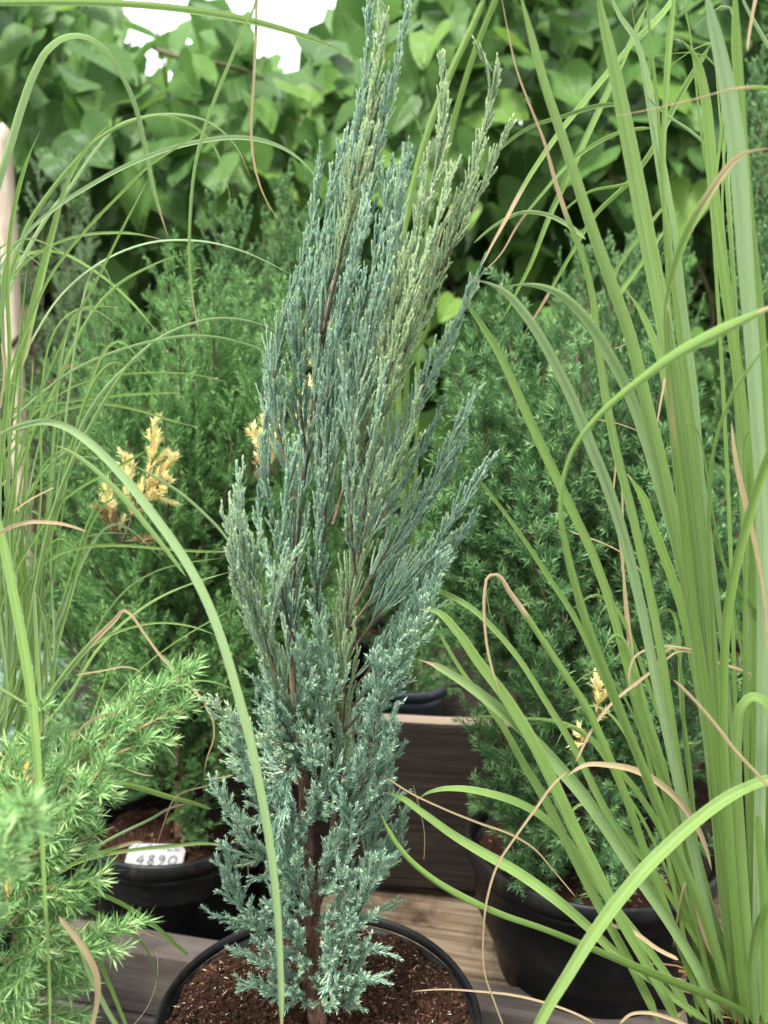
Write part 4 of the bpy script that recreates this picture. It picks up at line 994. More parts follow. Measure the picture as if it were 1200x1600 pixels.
# ------------------------------------------------------------------ grass clumps, every blade a part
def blade(parent, pts, Y0, Y1, tint=.5, dry=None, roll=None, Ymid=None, rg=rng, name='blade', fold=.25, tip0=True):
    """pts: (x, y, width in px); Y0 at the first point, Y1 at the last"""
    a = np.array(pts, float)
    s = np.concatenate([[0], np.cumsum(np.hypot(np.diff(a[:, 0]), np.diff(a[:, 1])))]); s /= s[-1]
    Ys = Y0 + (Y1 - Y0) * s if Ymid is None else np.interp(s, [0, .5, 1], [Y0, Ymid, Y1])
    c = np.array([np.append(V(x, y, Yy), w) for (x, y, w), Yy in zip(a, Ys)])
    n = max(24, min(110, 9 * len(pts)))
    c = catmull(c, n); p, w = c[:, :3], np.maximum(c[:, 3] * .68, .6)
    q = np.linspace(0, 1, n); w = w * np.clip(np.minimum(q / .05, (1 - q) / .05) + .12, 0, 1)
    w = w * depth_of(p) / F
    T = nrm(np.gradient(p, axis=0)); view = nrm(p - CAM)
    S = nrm(np.cross(T, view)); Nn = np.cross(S, T)
    if roll is None: roll = (rg.normal(0, .42), rg.normal(0, .5))
    th = (roll[0] + roll[1] * np.linspace(-.5, .5, n) + .10 * np.sin(np.linspace(0, 9, n) + rg.random() * 6))[:, None]
    S2 = S * np.cos(th) + Nn * np.sin(th); N2 = np.cross(T, S2)
    w = w[:, None] / np.maximum(np.cos(th), .6)
    L = np.concatenate([[0], np.cumsum(np.linalg.norm(np.diff(p, axis=0), axis=1))])
    lift = fold * w * (1 if rg.random() < .8 else -1)
    cols = [(-.5, 1.0), (-.26, .42), (0.0, -.25), (.26, .42), (.5, 1.0)]
    v = np.stack([p + S2 * w * u_ + N2 * lift * h_ for u_, h_ in cols], 1).reshape(-1, 3)
    uv = np.stack([np.stack([np.full(n, u_ * 2), L * 10 + 17 * rg.random()], 1) for u_, _ in cols], 1).reshape(-1, 2)
    i = np.arange(n - 1)[:, None] * 5; j = np.arange(4)[None]
    f = np.stack([i + j, i + j + 1, i + 6 + j, i + 5 + j], -1).reshape(-1, 4)
    tn = np.full(n * 5, np.clip(tint + rg.normal(0, .10), 0, 1))
    d = np.interp(np.linspace(0, 1, n), [0, rg.uniform(.003, .02), .032] if tip0 else [0, .955, 1 - rg.uniform(.003, .03), 1], [.85, .5, 0] if tip0 else [0, 0, .5, .85]) if dry is None else np.interp(np.linspace(0, 1, n), [q[0] for q in dry], [q[1] for q in dry])
    return child(name, v, f, [M['blade']], parent, tint=tn, dry=np.repeat(d, 5), uv=uv, smooth=True)

def build_right_grass():
    rg = np.random.default_rng(201)
    t = thing('broad_grass', 'tall clump of broad arching grass blades filling the right side', 'grass', (GP[0], GP[1], .325))
    B = lambda pts, y0, y1, ti=.5, dry=None, roll=None, ym=None: blade(t, pts, y0, y1, ti, dry, roll, ym, rg)
    B([(925,-60,10),(940,20,18),(960,110,27),(978,200,33),(995,290,36),(1012,380,37),(1030,470,36),(1048,570,32),(1066,680,28),(1085,780,24),(1102,900,20),(1118,1080,20),(1138,1280,22),(1160,1480,24),(1172,1590,24)], .50, .59, .62, roll=(.1,.3))
    B([(1098,-50,16),(1108,10,22),(1122,70,28),(1138,150,36),(1150,230,38),(1158,320,36),(1164,410,34),(1172,510,32),(1181,640,30),(1189,760,28),(1192,900,26),(1191,1100,24),(1186,1300,24),(1183,1600,26)], .47, .58, .78, roll=(.1,.2))
    B([(1148,-40,22),(1154,80,22),(1162,200,20),(1174,340,19),(1188,470,18),(1198,620,17),(1204,800,18),(1206,1000,20),(1203,1600,22)], .48, .59, .35)
    B([(1050,60,3),(1066,64,8),(1084,84,16),(1100,140,21),(1109,220,24),(1117,320,24),(1130,420,24),(1144,520,23),(1160,640,22),(1173,760,20),(1180,900,20),(1180,1150,20),(1178,1600,22)], .53, .60, .66, roll=(.2,.8))
    B([(1058,-40,15),(1048,50,15),(1041,150,13),(1037,250,11),(1040,340,10),(1050,420,11),(1062,520,14),(1078,640,17),(1092,760,18),(1106,900,18),(1120,1100,18),(1150,1400,20),(1165,1600,20)], .55, .61, .45)
    B([(1008,-40,4),(1016,60,6),(1026,150,7),(1034,250,7),(1040,380,7),(1050,520,8),(1070,700,9)], .54, .60, .38)
    B([(948,-40,8),(964,20,11),(990,60,12),(1008,120,14),(1022,190,14),(1036,270,14),(1052,360,14),(1066,480,15),(1082,600,15),(1095,760,15),(1110,1000,15),(1150,1590,18)], .60, .62, .82)
    B([(805,-40,10),(828,50,16),(850,130,19),(878,215,21),(904,295,23),(930,375,25),(957,450,26),(983,525,27),(1006,620,27),(1029,710,26),(1049,800,25),(1068,900,24),(1090,1010,23),(1120,1200,23),(1150,1400,23),(1176,1600,24)], .48, .58, .58, roll=(-.15,.4))
    B([(779,-30,2),(792,40,3),(806,105,4),(828,165,5),(848,215,6),(868,285,9),(886,340,11),(910,400,13),(925,460,15),(933,530,16),(945,610,18),(962,700,19),(985,790,19),(1006,880,19),(1030,1000,19),(1060,1200,20),(1100,1400,20),(1140,1590,20)], .52, .60, .45, dry=[(0,1),(.15,1),(.21,.1),(1,0)])
    B([(735,437,3),(755,440,10),(788,455,16),(818,487,20),(850,535,22),(878,588,23),(905,645,24),(928,705,25),(945,745,25),(966,805,24),(986,875,23),(1006,960,22),(1030,1080,21),(1060,1220,21),(1100,1400,20),(1150,1600,20)], .48, .59, .72)
    B([(776,452,3),(800,446,6),(834,445,11),(872,457,17),(912,492,22),(950,548,25),(984,612,25),(1010,682,25),(1033,760,24),(1055,835,23),(1080,950,22),(1102,1110,21),(1128,1300,21),(1160,1600,22)], .51, .59, .76)
    B([(716,462,3),(736,484,11),(762,520,15),(790,570,18),(815,625,20),(842,685,21),(870,745,22),(896,800,21),(922,855,20),(950,930,20),(975,1020,18),(1005,1120,18),(1045,1250,19),(1100,1430,20),(1145,1600,20)], .58, .61, .50)
    B([(1225,470,24),(1160,500,27),(1105,527,27),(1052,557,24),(1003,592,19),(960,626,15),(922,664,12),(893,708,10),(879,755,10),(876,800,12),(884,855,15),(900,920,18),(920,985,20),(943,1045,20),(972,1120,20),(1005,1200,20),(1050,1310,20),(1100,1430,20),(1150,1600,20)], .40, .58, .50, ym=.47, roll=(0,.3))
    B([(1212,525,11),(1176,565,10),(1148,606,10),(1128,650,9),(1114,700,9),(1107,760,10),(1105,840,10),(1108,960,11),(1120,1150,12),(1150,1590,14)], .45, .58, .45)
    B([(1225,660,22),(1205,700,22),(1186,750,20),(1170,805,19),(1150,880,20),(1136,960,20),(1130,1050,18),(1130,1150,18),(1136,1260,18),(1150,1440,18),(1168,1600,20)], .46, .57, .36)
    B([(1215,1150,22),(1203,1112,22),(1190,1094,20),(1175,1090,20),(1162,1102,20),(1154,1140,22),(1151,1210,24),(1155,1300,24),(1165,1450,24),(1178,1600,24)], .52, .57, .62, roll=(0,.9))
    B([(1235,1210,14),(1195,1220,19),(1142,1243,24),(1091,1279,26),(1042,1323,27),(1000,1366,28),(960,1415,28),(922,1468,27),(888,1522,25),(852,1580,23),(830,1625,22)], .47, .43, .70, ym=.44, roll=(0,.3))
    B([(600,1238,5),(622,1244,11),(660,1270,15),(705,1303,18),(752,1332,21),(805,1362,23),(862,1402,23),(915,1446,21),(960,1488,19),(1000,1518,17),(1060,1565,16),(1110,1600,16)], .60, .58, .55, ym=.56)
    B([(594,1268,5),(607,1300,9),(632,1337,11),(670,1372,13),(720,1404,15),(785,1434,16),(845,1454,16),(905,1478,18),(975,1508,21),(1055,1540,23),(1115,1563,21),(1180,1592,20)], .58, .56, .42, ym=.54)
    B([(648,1256,1),(662,1243,4),(684,1236,9),(716,1235,13),(760,1243,17),(806,1258,20),(848,1282,21),(884,1318,20),(920,1370,19),(962,1425,18),(1010,1485,18),(1080,1590,18)], .62, .59, .50)
    B([(652,1030,3),(676,1038,12),(715,1060,19),(765,1096,25),(817,1140,27),(868,1192,29),(912,1242,29),(952,1298,27),(1000,1372,25),(1048,1442,24),(1090,1512,23),(1130,1600,22)], .57, .57, .68, dry=[(0,.8),(.05,.4),(.12,.1),(1,0)])
    B([(655,952,6),(680,956,14),(710,985,19),(746,1036,23),(788,1092,25),(828,1158,27),(860,1222,28),(892,1290,27),(930,1362,25),(970,1440,23),(1012,1512,22),(1060,1600,22)], .56, .57, .60)
    B([(650,925,4),(672,920,8),(700,930,12),(738,952,13),(774,986,13),(812,1032,13),(850,1092,14),(895,1165,15),(935,1245,16),(1000,1362,17),(1050,1450,18),(1110,1600,18)], .62, .60, .66)
    B([(786,1094,3),(774,1062,5),(763,1020,6),(757,965,6),(758,922,7),(764,900,7),(773,898,8),(798,928,11),(838,986,14),(880,1050,15),(920,1112,17),(952,1184,18),(976,1240,18),(1005,1322,18),(1060,1470,18),(1110,1600,18)], .55, .58, .32, dry=[(0,1),(.24,1),(.29,0),(1,0)], roll=(0,.2))
    B([(656,942,4),(684,985,7),(716,1040,9),(752,1090,11),(782,1130,14),(815,1190,17),(850,1250,20),(880,1310,20),(920,1390,20),(980,1500,20),(1030,1600,20)], .60, .58, .52)
    B([(692,682,3),(730,728,6),(772,780,8),(815,838,10),(856,900,12),(895,960,13),(930,1030,14),(965,1110,14),(1020,1250,15),(1110,1560,16)], .68, .62, .18)
    B([(720,1122,2),(760,1120,4),(800,1124,6),(850,1126,8),(890,1136,11),(925,1160,14),(950,1190,15),(985,1230,16),(1030,1300,17),(1070,1400,17),(1130,1590,18)], .66, .61, .55)
    B([(980,740,14),(1000,770,18),(1022,830,19),(1045,890,20),(1065,950,20),(1085,1040,19),(1110,1180,18),(1140,1400,18),(1165,1600,18)], .66, .61, .28)
    B([(975,452,6),(990,470,11),(1010,510,15),(1028,560,16),(1045,640,17),(1058,720,18),(1075,820,18),(1095,960,18),(1125,1250,18),(1160,1600,20)], .63, .61, .70)
    B([(1030,430,4),(1040,520,14),(1048,600,18),(1055,690,19),(1068,800,20),(1085,950,20),(1110,1200,20),(1155,1600,22)], .54, .59, .30)
    B([(1042,470,12),(1050,560,17),(1062,660,20),(1076,760,22),(1088,860,20),(1098,980,18),(1110,1150,18),(1130,1400,20),(1160,1600,22)], .52, .58, .30)
    B([(1185,500,14),(1192,640,17),(1196,800,18),(1198,1000,18),(1196,1250,20),(1192,1600,22)], .54, .59, .46)
    B([(1210,1010,6),(1180,960,9),(1160,930,9),(1130,880,7),(1112,830,4)], .58, .55, .30)
    B([(1225,1075,12),(1200,1000,18),(1178,930,18),(1160,870,14)], .63, .6, .26)
    B([(1185,1270,18),(1192,1350,20),(1196,1460,22),(1196,1600,22)], .50, .55, .30)
    B([(1208,1400,14),(1186,1440,18),(1176,1500,20),(1180,1600,20)], .52, .56, .28)
    B([(1010,1470,6),(1025,1500,9),(1040,1540,10),(1060,1600,11)], .62, .6, .5)
    # thinner blades between the broad ones
    for i in range(13):
        bx, by = rg.uniform(1125, 1215), 1600
        tx, ty = rg.uniform(985, 1235), rg.uniform(-60, 820); w = rg.uniform(6, 13); lean = rg.normal(0, 30)
        mx, my = bx * .55 + tx * .45 + lean * .5, by * .45 + ty * .55
        tip = [(tx + rg.normal(-25, 30), ty + rg.uniform(5, 60), 2), (tx, ty, w * .45)] if rg.random() < .6 else [(tx - rg.uniform(0, 12), ty, 2)]
        B(tip + [(tx * .6 + mx * .4 + lean * .2, ty * .6 + my * .4, w * .8), (mx, my, w), (bx * .8 + mx * .2, by * .75 + my * .25, w), (bx, by, w)], rg.uniform(.53, .66), .60, rg.uniform(.25, .75))
    for i in range(9):      # lower arching ones over the pot
        bx, by = rg.uniform(1090, 1180), 1600; tx, ty = rg.uniform(860, 1060), rg.uniform(900, 1320); w = rg.uniform(6, 13)
        B([(tx - rg.uniform(5, 40), ty + rg.uniform(0, 40), 2), (tx, ty, w * .5), (tx * .6 + bx * .4, ty * .75 + by * .25, w), (tx * .3 + bx * .7, ty * .4 + by * .6, w), (bx, by, w)], rg.uniform(.58, .66), .60, rg.uniform(.2, .6))
    # edge-browned bent blade
    B([(1222,232,6),(1188,233,9),(1160,240,12),(1136,262,15),(1112,296,18),(1089,332,20),(1070,370,19),(1056,408,15),(1046,446,10),(1040,475,6),(1042,560,8),(1060,760,14),(1120,1250,18),(1160,1600,18)], .44, .58, .25, dry=[(0,.95),(.05,.6),(.10,.36),(.2,.40),(.27,.52),(.33,.3),(1,0)], ym=.52)
    B([(958,182,1.6),(1010,172,2.5),(1080,156,3.5),(1150,138,5),(1175,135,8),(1225,142,12)], .46, .44, .5, dry=[(0,.9),(.7,.75),(.85,.4),(1,.1)])
    B([(1170,-30,6),(1180,-5,8),(1176,20,7),(1170,60,6),(1168,80,4)], .5, .5, .3, dry=[(0,.6),(1,.9)])
    B([(1160,-5,5),(1175,25,7),(1192,55,8),(1215,90,9)], .55, .55, .9)
    # blades that come over from behind, drooping to the lower left with scorched ends
    B([(1080,-40,16),(1040,20,14),(990,70,13),(930,140,13),(870,215,12),(820,290,10),(790,345,8),(765,390,5),(745,430,4)], .78, .70, .22, dry=[(0,0),(.6,.1),(.78,.55),(.85,.95),(1,1)])
    B([(1010,10,8),(975,90,13),(930,185,14),(890,270,14),(855,345,12),(830,410,9),(800,470,6),(785,500,4)], .76, .72, .24)
    B([(1060,330,4),(1010,400,9),(960,470,12)], .8, .78, .3)
    B([(1110,70,10),(1060,150,13),(1020,230,13),(985,280,11),(930,335,9),(890,400,8),(850,470,6),(820,520,4)], .77, .72, .3, dry=[(0,0),(.75,0),(.95,.9),(1,1)])
    B([(985,163,10),(940,165,10),(880,182,9),(830,198,8),(790,225,7),(755,262,6),(700,335,6),(680,400,4),(668,470,3),(640,540,3)], .70, .72, .26, dry=[(0,0),(.50,0),(.58,.6),(.64,1),(1,1)])
    B([(1020,200,8),(975,205,8),(930,225,9),(890,255,8),(850,300,7),(810,350,5),(780,400,3),(752,428,2)], .74, .72, .3, dry=[(0,0),(.6,.2),(.75,1),(1,1)])
    B([(990,285,7),(965,290,7),(920,300,6),(880,330,5)], .72, .74, .28)
    B([(740,380,4),(780,348,7),(815,332,8),(850,334,9),(885,350,10),(915,374,9)], .74, .70, .7)
    B([(1010,150,4),(1040,178,5),(1080,205,6),(1120,240,5)], .6, .6, .8)
    B([(650,470,5),(668,495,8),(655,540,8),(640,560,6)], .72, .73, .3)
    B([(1040,320,7),(1000,370,8),(960,430,8),(950,460,7)], .8, .8, .22)
    # dry strings and curls
    D = [(0,1),(1,1)]
    for pts, y in [([(985,1078,4),(983,1050,5),(992,1026,5),(1012,1014,5),(1050,1010,5),(1085,1016,6),(1120,1034,7),(1165,1050,8),(1225,1095,9)], .58),
                   ([(900,1190,6),(925,1140,6),(955,1100,6),(990,1070,7),(1030,1040,6),(1060,1018,4),(1088,1022,4)], .57),
                   ([(990,1075,4),(1020,1045,5),(1050,1012,5),(1078,1016,4)], .59),
                   ([(887,1212,5),(915,1196,9),(950,1196,12),(985,1202,14),(1018,1216,15),(1048,1238,15),(1072,1264,15),(1090,1292,13),(1105,1330,8),(1112,1360,3)], .54),
                   ([(948,602,8),(950,640,8),(958,670,7),(962,720,4),(958,780,5),(968,840,6),(977,920,6),(985,990,6),(992,1040,4)], .62),
                   ([(966,702,3),(972,760,4),(973,850,5),(978,960,5),(990,1060,5)], .64),
                   ([(1052,1062,6),(1080,1090,7),(1115,1130,8),(1150,1175,8),(1190,1218,7),(1210,1240,6)], .46),
                   ([(1143,660,5),(1150,720,10),(1164,780,12),(1180,850,10),(1192,920,7),(1200,1020,6)], .52),
                   ([(600,1212,3),(640,1238,4),(690,1262,4),(750,1286,5),(800,1304,5),(835,1326,4),(865,1360,3),(900,1402,3)], .57),
                   ([(888,1205,5),(868,1222,5),(838,1262,6),(805,1308,5),(778,1350,5),(762,1400,5),(755,1460,4),(757,1520,4),(772,1565,4),(790,1612,4)], .55),
                   ([(645,1549,2),(690,1546,3),(745,1549,4),(800,1555,5),(850,1567,5),(900,1585,5),(930,1600,5)], .57),
                   ([(985,535,0.8),(960,545,2)], .6),
                   ([(758,918,2),(766,960,1.5)], .62),
                   ([(890,830,3),(920,840,3),(950,852,3),(975,866,3),(1010,905,3)], .66),
                   ([(1050,1122,8),(1055,1160,14),(1062,1230,8),(1068,1330,6)], .60),
                   ([(1052,1480,8),(1078,1382,10),(1090,1440,14),(1110,1490,14),(1125,1510,12)], .6),
                   ([(955,1445,8),(985,1455,9),(1030,1485,9),(1060,1500,8)], .58),
                   ([(968,1600,5),(985,1585,6),(1010,1582,7),(1050,1592,8),(1080,1606,8)], .55),
                   ([(1030,690,1.5),(960,660,2),(930,655,2)], .62),
                   ([(645,1225,1.5),(655,1260,1.5),(663,1300,1.5),(662,1345,1.5)], .62),
                   ([(1040,590,6),(1020,700,2)], .62)]:
        blade(t, pts, y, y + rg.uniform(-.015, .015), .5, D, None, None, rg, name='dry_blade')
    # straw collar at the foot
    g = Geo(); c = np.array([GP[0], GP[1], .33])
    for i in range(260):
        a = rg.random() * 6.28; rr = .06 * math.sqrt(rg.random()); p0 = c + np.array([rr * math.cos(a), rr * math.sin(a), -.005])
        d = nrm(np.array([math.cos(a) * .9 + rg.normal(0, .4), math.sin(a) * .9 + rg.normal(0, .4), rg.uniform(.1, 1.3)])); L = rg.uniform(.02, .07)
        q = catmull([p0, p0 + d * L * .5, p0 + d * L + np.array([0, 0, -L * .25])], 6)
        S = nrm(np.cross(d, rg.normal(0, 1, 3))) * rg.uniform(.0006, .002); v = np.stack([q - S, q + S], 1).reshape(-1, 3)
        g.add(v, np.array([[2 * k, 2 * k + 1, 2 * k + 3, 2 * k + 2] for k in range(5)]), rg.random(), 0)
    o = obj('straw_collar', g.mesh('straw_collar', [M['tan']], np.array(root_loc(t))), t); tag(o, kind='stuff')
build_right_grass()

def build_left_grass():
    rg = np.random.default_rng(301)
    base = np.array([-.45, .74, .34])
    pot('plant_pot', 'black pot of the fine arching grass beyond the left edge', base[0], base[1], 0.0, .345, .09, .07, M['plastic'], 15)
    t = thing('fine_grass', 'clump of fine narrow arching grass blades on the left side', 'grass', base)
    def B(pts, y0, y1, ti=.5, dry=None, roll=None, ym=None, root=True, name='blade'):
        if root:
            x, y, w = pts[0]
            # blades rise from the clump's foot before they enter the picture
            pts = [(-72 + rg.normal(0, 18), 1390 + rg.normal(0, 15), 6), ((-60 + x) / 2 - 14, (1330 + y) / 2, max(w * .9, 5))] + list(pts)
        blade(t, pts, y0, y1, ti, dry, roll, ym, rg, name, tip0=False)
    B([(-6,285,15),(12,225,17),(30,165,17),(50,112,16),(75,72,14),(105,54,12),(135,55,11),(163,73,11),(190,112,11),(212,160,11),(228,225,11),(242,295,10),(262,368,8)], .62, .80, .80, ym=.62)
    B([(22,410,10),(45,350,10),(78,300,9),(115,255,8),(160,212,8),(215,187,7),(262,182,7),(300,195,6),(330,222,5),(348,262,5),(360,312,4)], .72, .80, .66)
    B([(25,425,8),(75,335,8),(110,290,7),(150,232,6),(185,195,6),(215,184,5),(275,178,5),(330,192,4),(370,230,3),(390,275,2)], .72, .84, .70)
    B([(2,420,8),(45,362,8),(90,323,8),(145,288,9),(205,256,9),(265,233,10),(320,220,10),(370,215,10),(415,221,9),(452,237,7),(482,262,5),(505,298,3)], .66, .70, .84)
    B([(8,660,15),(28,580,18),(48,500,19),(65,430,17),(82,365,13),(97,310,10),(106,285,8),(140,225,6),(170,195,4)], .68, .72, .60)
    B([(-5,640,7),(40,520,6),(80,430,6),(130,365,6),(182,310,6),(235,258,5),(290,222,4),(351,182,2)], .66, .64, .46)
    B([(60,620,5),(105,520,5),(150,440,5),(190,360,5),(231,281,2.5)], .66, .66, .66)
    B([(5,690,8),(15,560,9),(12,440,9),(20,340,9),(35,275,8),(50,232,5),(63,204,2)], .58, .58, .34)
    B([(55,520,6),(95,460,6),(140,420,6),(190,392,6),(240,377,6),(285,374,6),(335,379,5),(385,394,4),(430,415,3),(475,441,2)], .70, .74, .76)
    B([(10,440,5),(60,395,5),(110,372,6),(165,364,6),(215,366,5),(255,375,4)], .78, .80, .62)
    B([(0,440,7),(40,400,7),(90,395,6),(140,420,7),(180,450,7),(220,490,7),(248,523,4)], .80, .82, .5)
    B([(40,700,6),(80,620,7),(115,540,7),(150,480,7),(190,440,6),(225,420,5),(260,405,3),(300,395,2)], .74, .78, .30)
    B([(85,720,8),(110,700,9),(135,650,9),(165,606,9),(200,570,8),(245,530,7),(290,508,6),(335,497,5),(385,500,4),(435,518,3)], .68, .72, .78)
    B([(15,660,6),(60,618,6),(110,580,6),(170,552,6),(235,533,6),(295,524,6),(345,527,5),(395,540,4),(440,556,2)], .68, .70, .80)
    B([(25,680,5),(70,632,5),(120,602,5),(180,586,5),(245,582,5),(305,585,5),(355,597,4)], .74, .76, .72)
    B([(30,640,4),(90,630,5),(150,622,5),(210,616,5),(280,614,4)], .80, .82, .36)
    B([(0,740,6),(50,670,6),(105,640,7),(160,632,7),(210,640,6),(260,655,5),(310,668,4)], .72, .76, .14)
    B([(20,900,7),(55,840,7),(85,795,7),(125,762,7),(165,740,7),(205,718,6),(240,696,3)], .64, .66, .18)
    B([(30,800,5),(60,745,6),(100,720,6),(135,713,5),(165,718,3)], .70, .72, .26)
    B([(20,960,7),(45,905,7),(80,872,8),(125,856,8),(180,852,7),(240,856,7),(305,861,6),(366,862,4)], .66, .68, .22)
    B([(30,1060,9),(48,960,10),(65,870,10),(85,790,10),(110,725,10),(140,665,9),(175,605,7),(210,555,5)], .64, .66, .82)
    B([(-14,690,9),(10,674,11),(40,663,13),(75,659,15),(105,668,17),(135,688,18),(168,718,19),(205,760,20),(240,806,20),(272,850,20),(302,898,20),(328,952,20),(350,1012,20),(370,1080,20),(388,1145,20),(404,1220,19),(420,1310,18),(431,1400,16),(437,1500,14),(440,1620,13)], .52, .42, .86, ym=.46, root=False, roll=(.1,.3))
    B([(82,695,3),(105,703,6),(135,722,9),(165,748,11),(198,783,13),(230,822,12),(262,862,9),(290,900,6)], .60, .60, .84, root=False)
    B([(205,725,2),(240,745,6),(280,770,7),(315,800,7),(345,830,6),(368,862,4)], .70, .70, .70, root=False)
    B([(-10,790,15),(8,860,19),(22,930,20),(35,1000,21),(46,1070,20),(54,1140,19),(60,1220,15),(65,1300,11),(70,1400,8),(76,1500,6),(78,1610,6)], .52, .40, .50, root=False, roll=(0,.3))
    for (x0, y0, x1, y1, x2, y2, w, ti) in [(-2,1150,16,880,38,480,13,.5),(12,1180,30,900,52,560,12,.34),(30,1200,58,980,95,640,9,.62),(40,1210,55,1010,82,690,9,.42),(60,1190,72,1010,110,720,7,.5),(50,1180,92,1010,130,870,7,.62),(0,980,10,760,42,420,8,.56),(20,830,45,700,105,560,5,.66),(35,820,62,690,125,520,5,.72)]:
        B([(x0, y0, w * .8), (x1, y1, w * .8), (x2, y2, w * .3)], .66, .70 + rg.normal(0, .02), ti)
    for i in range(20):
        x2, y2 = rg.uniform(-10, 210), rg.uniform(330, 900); w = rg.uniform(4, 8)
        x0, y0 = rg.uniform(-10, 60), rg.uniform(1050, 1180)
        B([(x0, y0, w), (x0 * .6 + x2 * .4 - 12, y0 * .5 + y2 * .5, w), (x2, y2, w * .6), (x2 + rg.uniform(15, 80), y2 + rg.uniform(-30, 60), 1.5)], rg.uniform(.62, .70), rg.uniform(.64, .78), rg.uniform(.3, .85))
    B([(52,1125,13),(85,1075,13),(120,1030,13),(155,992,12),(180,968,10),(194,953,8),(202,958,7),(222,985,6),(255,1030,6),(290,1066,6),(318,1096,6),(333,1128,5),(334,1150,4),(322,1190,3),(318,1220,2)], .58, .56, .66, dry=[(0,0),(.42,.1),(.55,.45),(.62,.9),(1,1)])
    B([(50,1130,8),(85,1075,8),(120,1028,8),(160,998,7),(205,980,6),(250,973,5),(300,979,4),(342,995,2)], .60, .60, .72)
    B([(100,1120,5),(130,1040,5),(165,960,5),(205,915,5),(250,890,4),(300,878,3),(350,872,2)], .62, .64, .70)
    B([(110,1080,6),(155,1010,6),(205,962,6),(255,930,5),(310,908,4),(362,893,2)], .60, .62, .80)
    B([(105,1220,4),(140,1130,5),(165,1060,4),(186,985,2)], .60, .62, .46, root=False)
    B([(120,1195,3),(170,1100,4),(215,1050,4),(265,1010,3),(330,970,3),(358,955,2)], .62, .64, .46, root=False)
    B([(180,1105,2),(210,1090,4),(245,1075,4),(290,1065,4),(335,1066,3),(365,1078,2)], .60, .62, .70, root=False)
    B([(-8,1072,6),(30,1094,6),(70,1118,5),(125,1151,3)], .52, .50, .62, root=False)
    B([(70,1180,6),(62,1060,8),(56,970,8),(55,925,6)], .58, .58, .66, root=False)
    B([(88,1190,4),(82,1080,5),(70,980,6),(58,928,3)], .6, .6, .62, root=False)
    B([(20,1290,9),(40,1240,10),(60,1200,9),(80,1150,6)], .6, .62, .3)
    B([(0,1310,10),(15,1240,12),(30,1180,11),(60,1110,8),(100,1060,5)], .6, .62, .36)
    B([(-10,1200,6),(20,1200,6),(45,1203,4)], .5, .5, .7, root=False)
    # low ones around the pots
    B([(140,1214,6),(170,1222,10),(215,1230,12),(262,1244,11),(300,1254,8),(330,1264,5)], .66, .80, .40, root=False)
    B([(100,1362,5),(150,1322,9),(190,1300,9),(232,1280,7),(265,1262,5),(292,1255,3)], .66, .76, .62, root=False, dry=[(0,0),(.5,.2),(.8,.4),(1,.8)])
    B([(85,1364,6),(130,1342,8),(170,1328,8),(205,1318,7),(224,1315,3)], .62, .72, .6, root=False, dry=[(0,0),(.65,.2),(.8,.9),(1,1)])
    B([(75,1368,5),(140,1342,7),(210,1328,8),(270,1322,8),(320,1318,6),(350,1322,4),(370,1330,2)], .64, .76, .64, root=False, dry=[(0,0),(.8,.2),(.9,.8),(1,1)])
    B([(120,1385,8),(165,1400,9),(205,1420,9),(245,1448,9),(275,1475,8),(297,1494,6)], .52, .60, .26, root=False)
    B([(110,1405,9),(150,1425,10),(185,1445,8),(215,1465,6),(238,1500,4),(248,1560,3)], .50, .56, .22, root=False)
    B([(120,1450,8),(145,1530,11),(165,1570,11),(195,1620,9)], .46, .46, .62, root=False)
    B([(135,1440,8),(160,1510,9),(180,1560,8),(200,1610,7)], .48, .48, .28, root=False)
    B([(92,1432,9),(118,1462,13),(138,1492,14),(152,1525,13),(154,1555,12),(148,1590,9),(140,1618,6)], .44, .43, .5, root=False, dry=[(0,1),(1,1)], name='dry_blade')
    B([(110,1450,3),(170,1452,3),(215,1455,3),(258,1470,2)], .56, .6, .5, root=False, dry=[(0,1),(1,1)], name='dry_blade')
    B([(198,1612,1.5),(232,1570,1.8),(245,1530,1.8),(244,1480,1.5)], .56, .58, .4, root=False, dry=[(0,.6),(1,.6)], name='dry_blade')
    B([(-4,836,8),(12,826,8),(38,817,9),(70,816,8),(102,820,7),(136,831,2)], .50, .49, .5, root=False, dry=[(0,1),(1,1)], name='dry_blade')
    for pts, y in [([(118,1055,3),(160,1048,4),(195,1042,4),(210,1045,3),(222,1052,2)], .60), ([(0,640,4),(6,570,4),(2,535,4)], .55), ([(34,572,2),(46,540,4),(48,505,2)], .6), ([(20,800,3),(50,780,4),(85,762,3)], .6),
                   ([(110,1160,3),(135,1130,6),(162,1116,6),(188,1115,4)], .46), ([(190,1198,2),(215,1208,3),(240,1212,2)], .55), ([(300,1115,2),(325,1100,1.5),(350,1095,1)], .6),
                   ([(245,1320,2),(255,1290,2),(275,1245,2),(330,1225,2),(365,1210,1.5)], .74), ([(320,1218,2),(345,1215,2.5),(366,1210,1.5)], .62), ([(386,1340,2),(388,1372,2)], .78)]:
        B(pts, y, y, .5, root=False, dry=[(0,1),(1,1)], name='dry_blade')

    # blades of a taller neighbour that hang in from above
    t2 = thing('fine_grass', 'grass with a few long blades hanging in from above at the top left', 'grass', (-.62, .52, .34))
    pot('plant_pot', 'black pot of the grass whose long blades hang in from above', -.62, .52, 0.0, .345, .085, .07, M['plastic'], 16)
    B2 = lambda pts, y0, y1, ti, dry=None, ym=None: blade(t2, pts, y0, y1, ti, dry, (0.1, .3), ym, rg)
    B2([(-620,1500,10),(-560,900,14),(-420,300,16),(-200,60,14),(-60,10,13),(60,4,13),(160,5,14),(260,12,15),(350,25,15),(430,43,13),(500,66,10),(562,92,5)], .52, .60, .74, ym=.50)
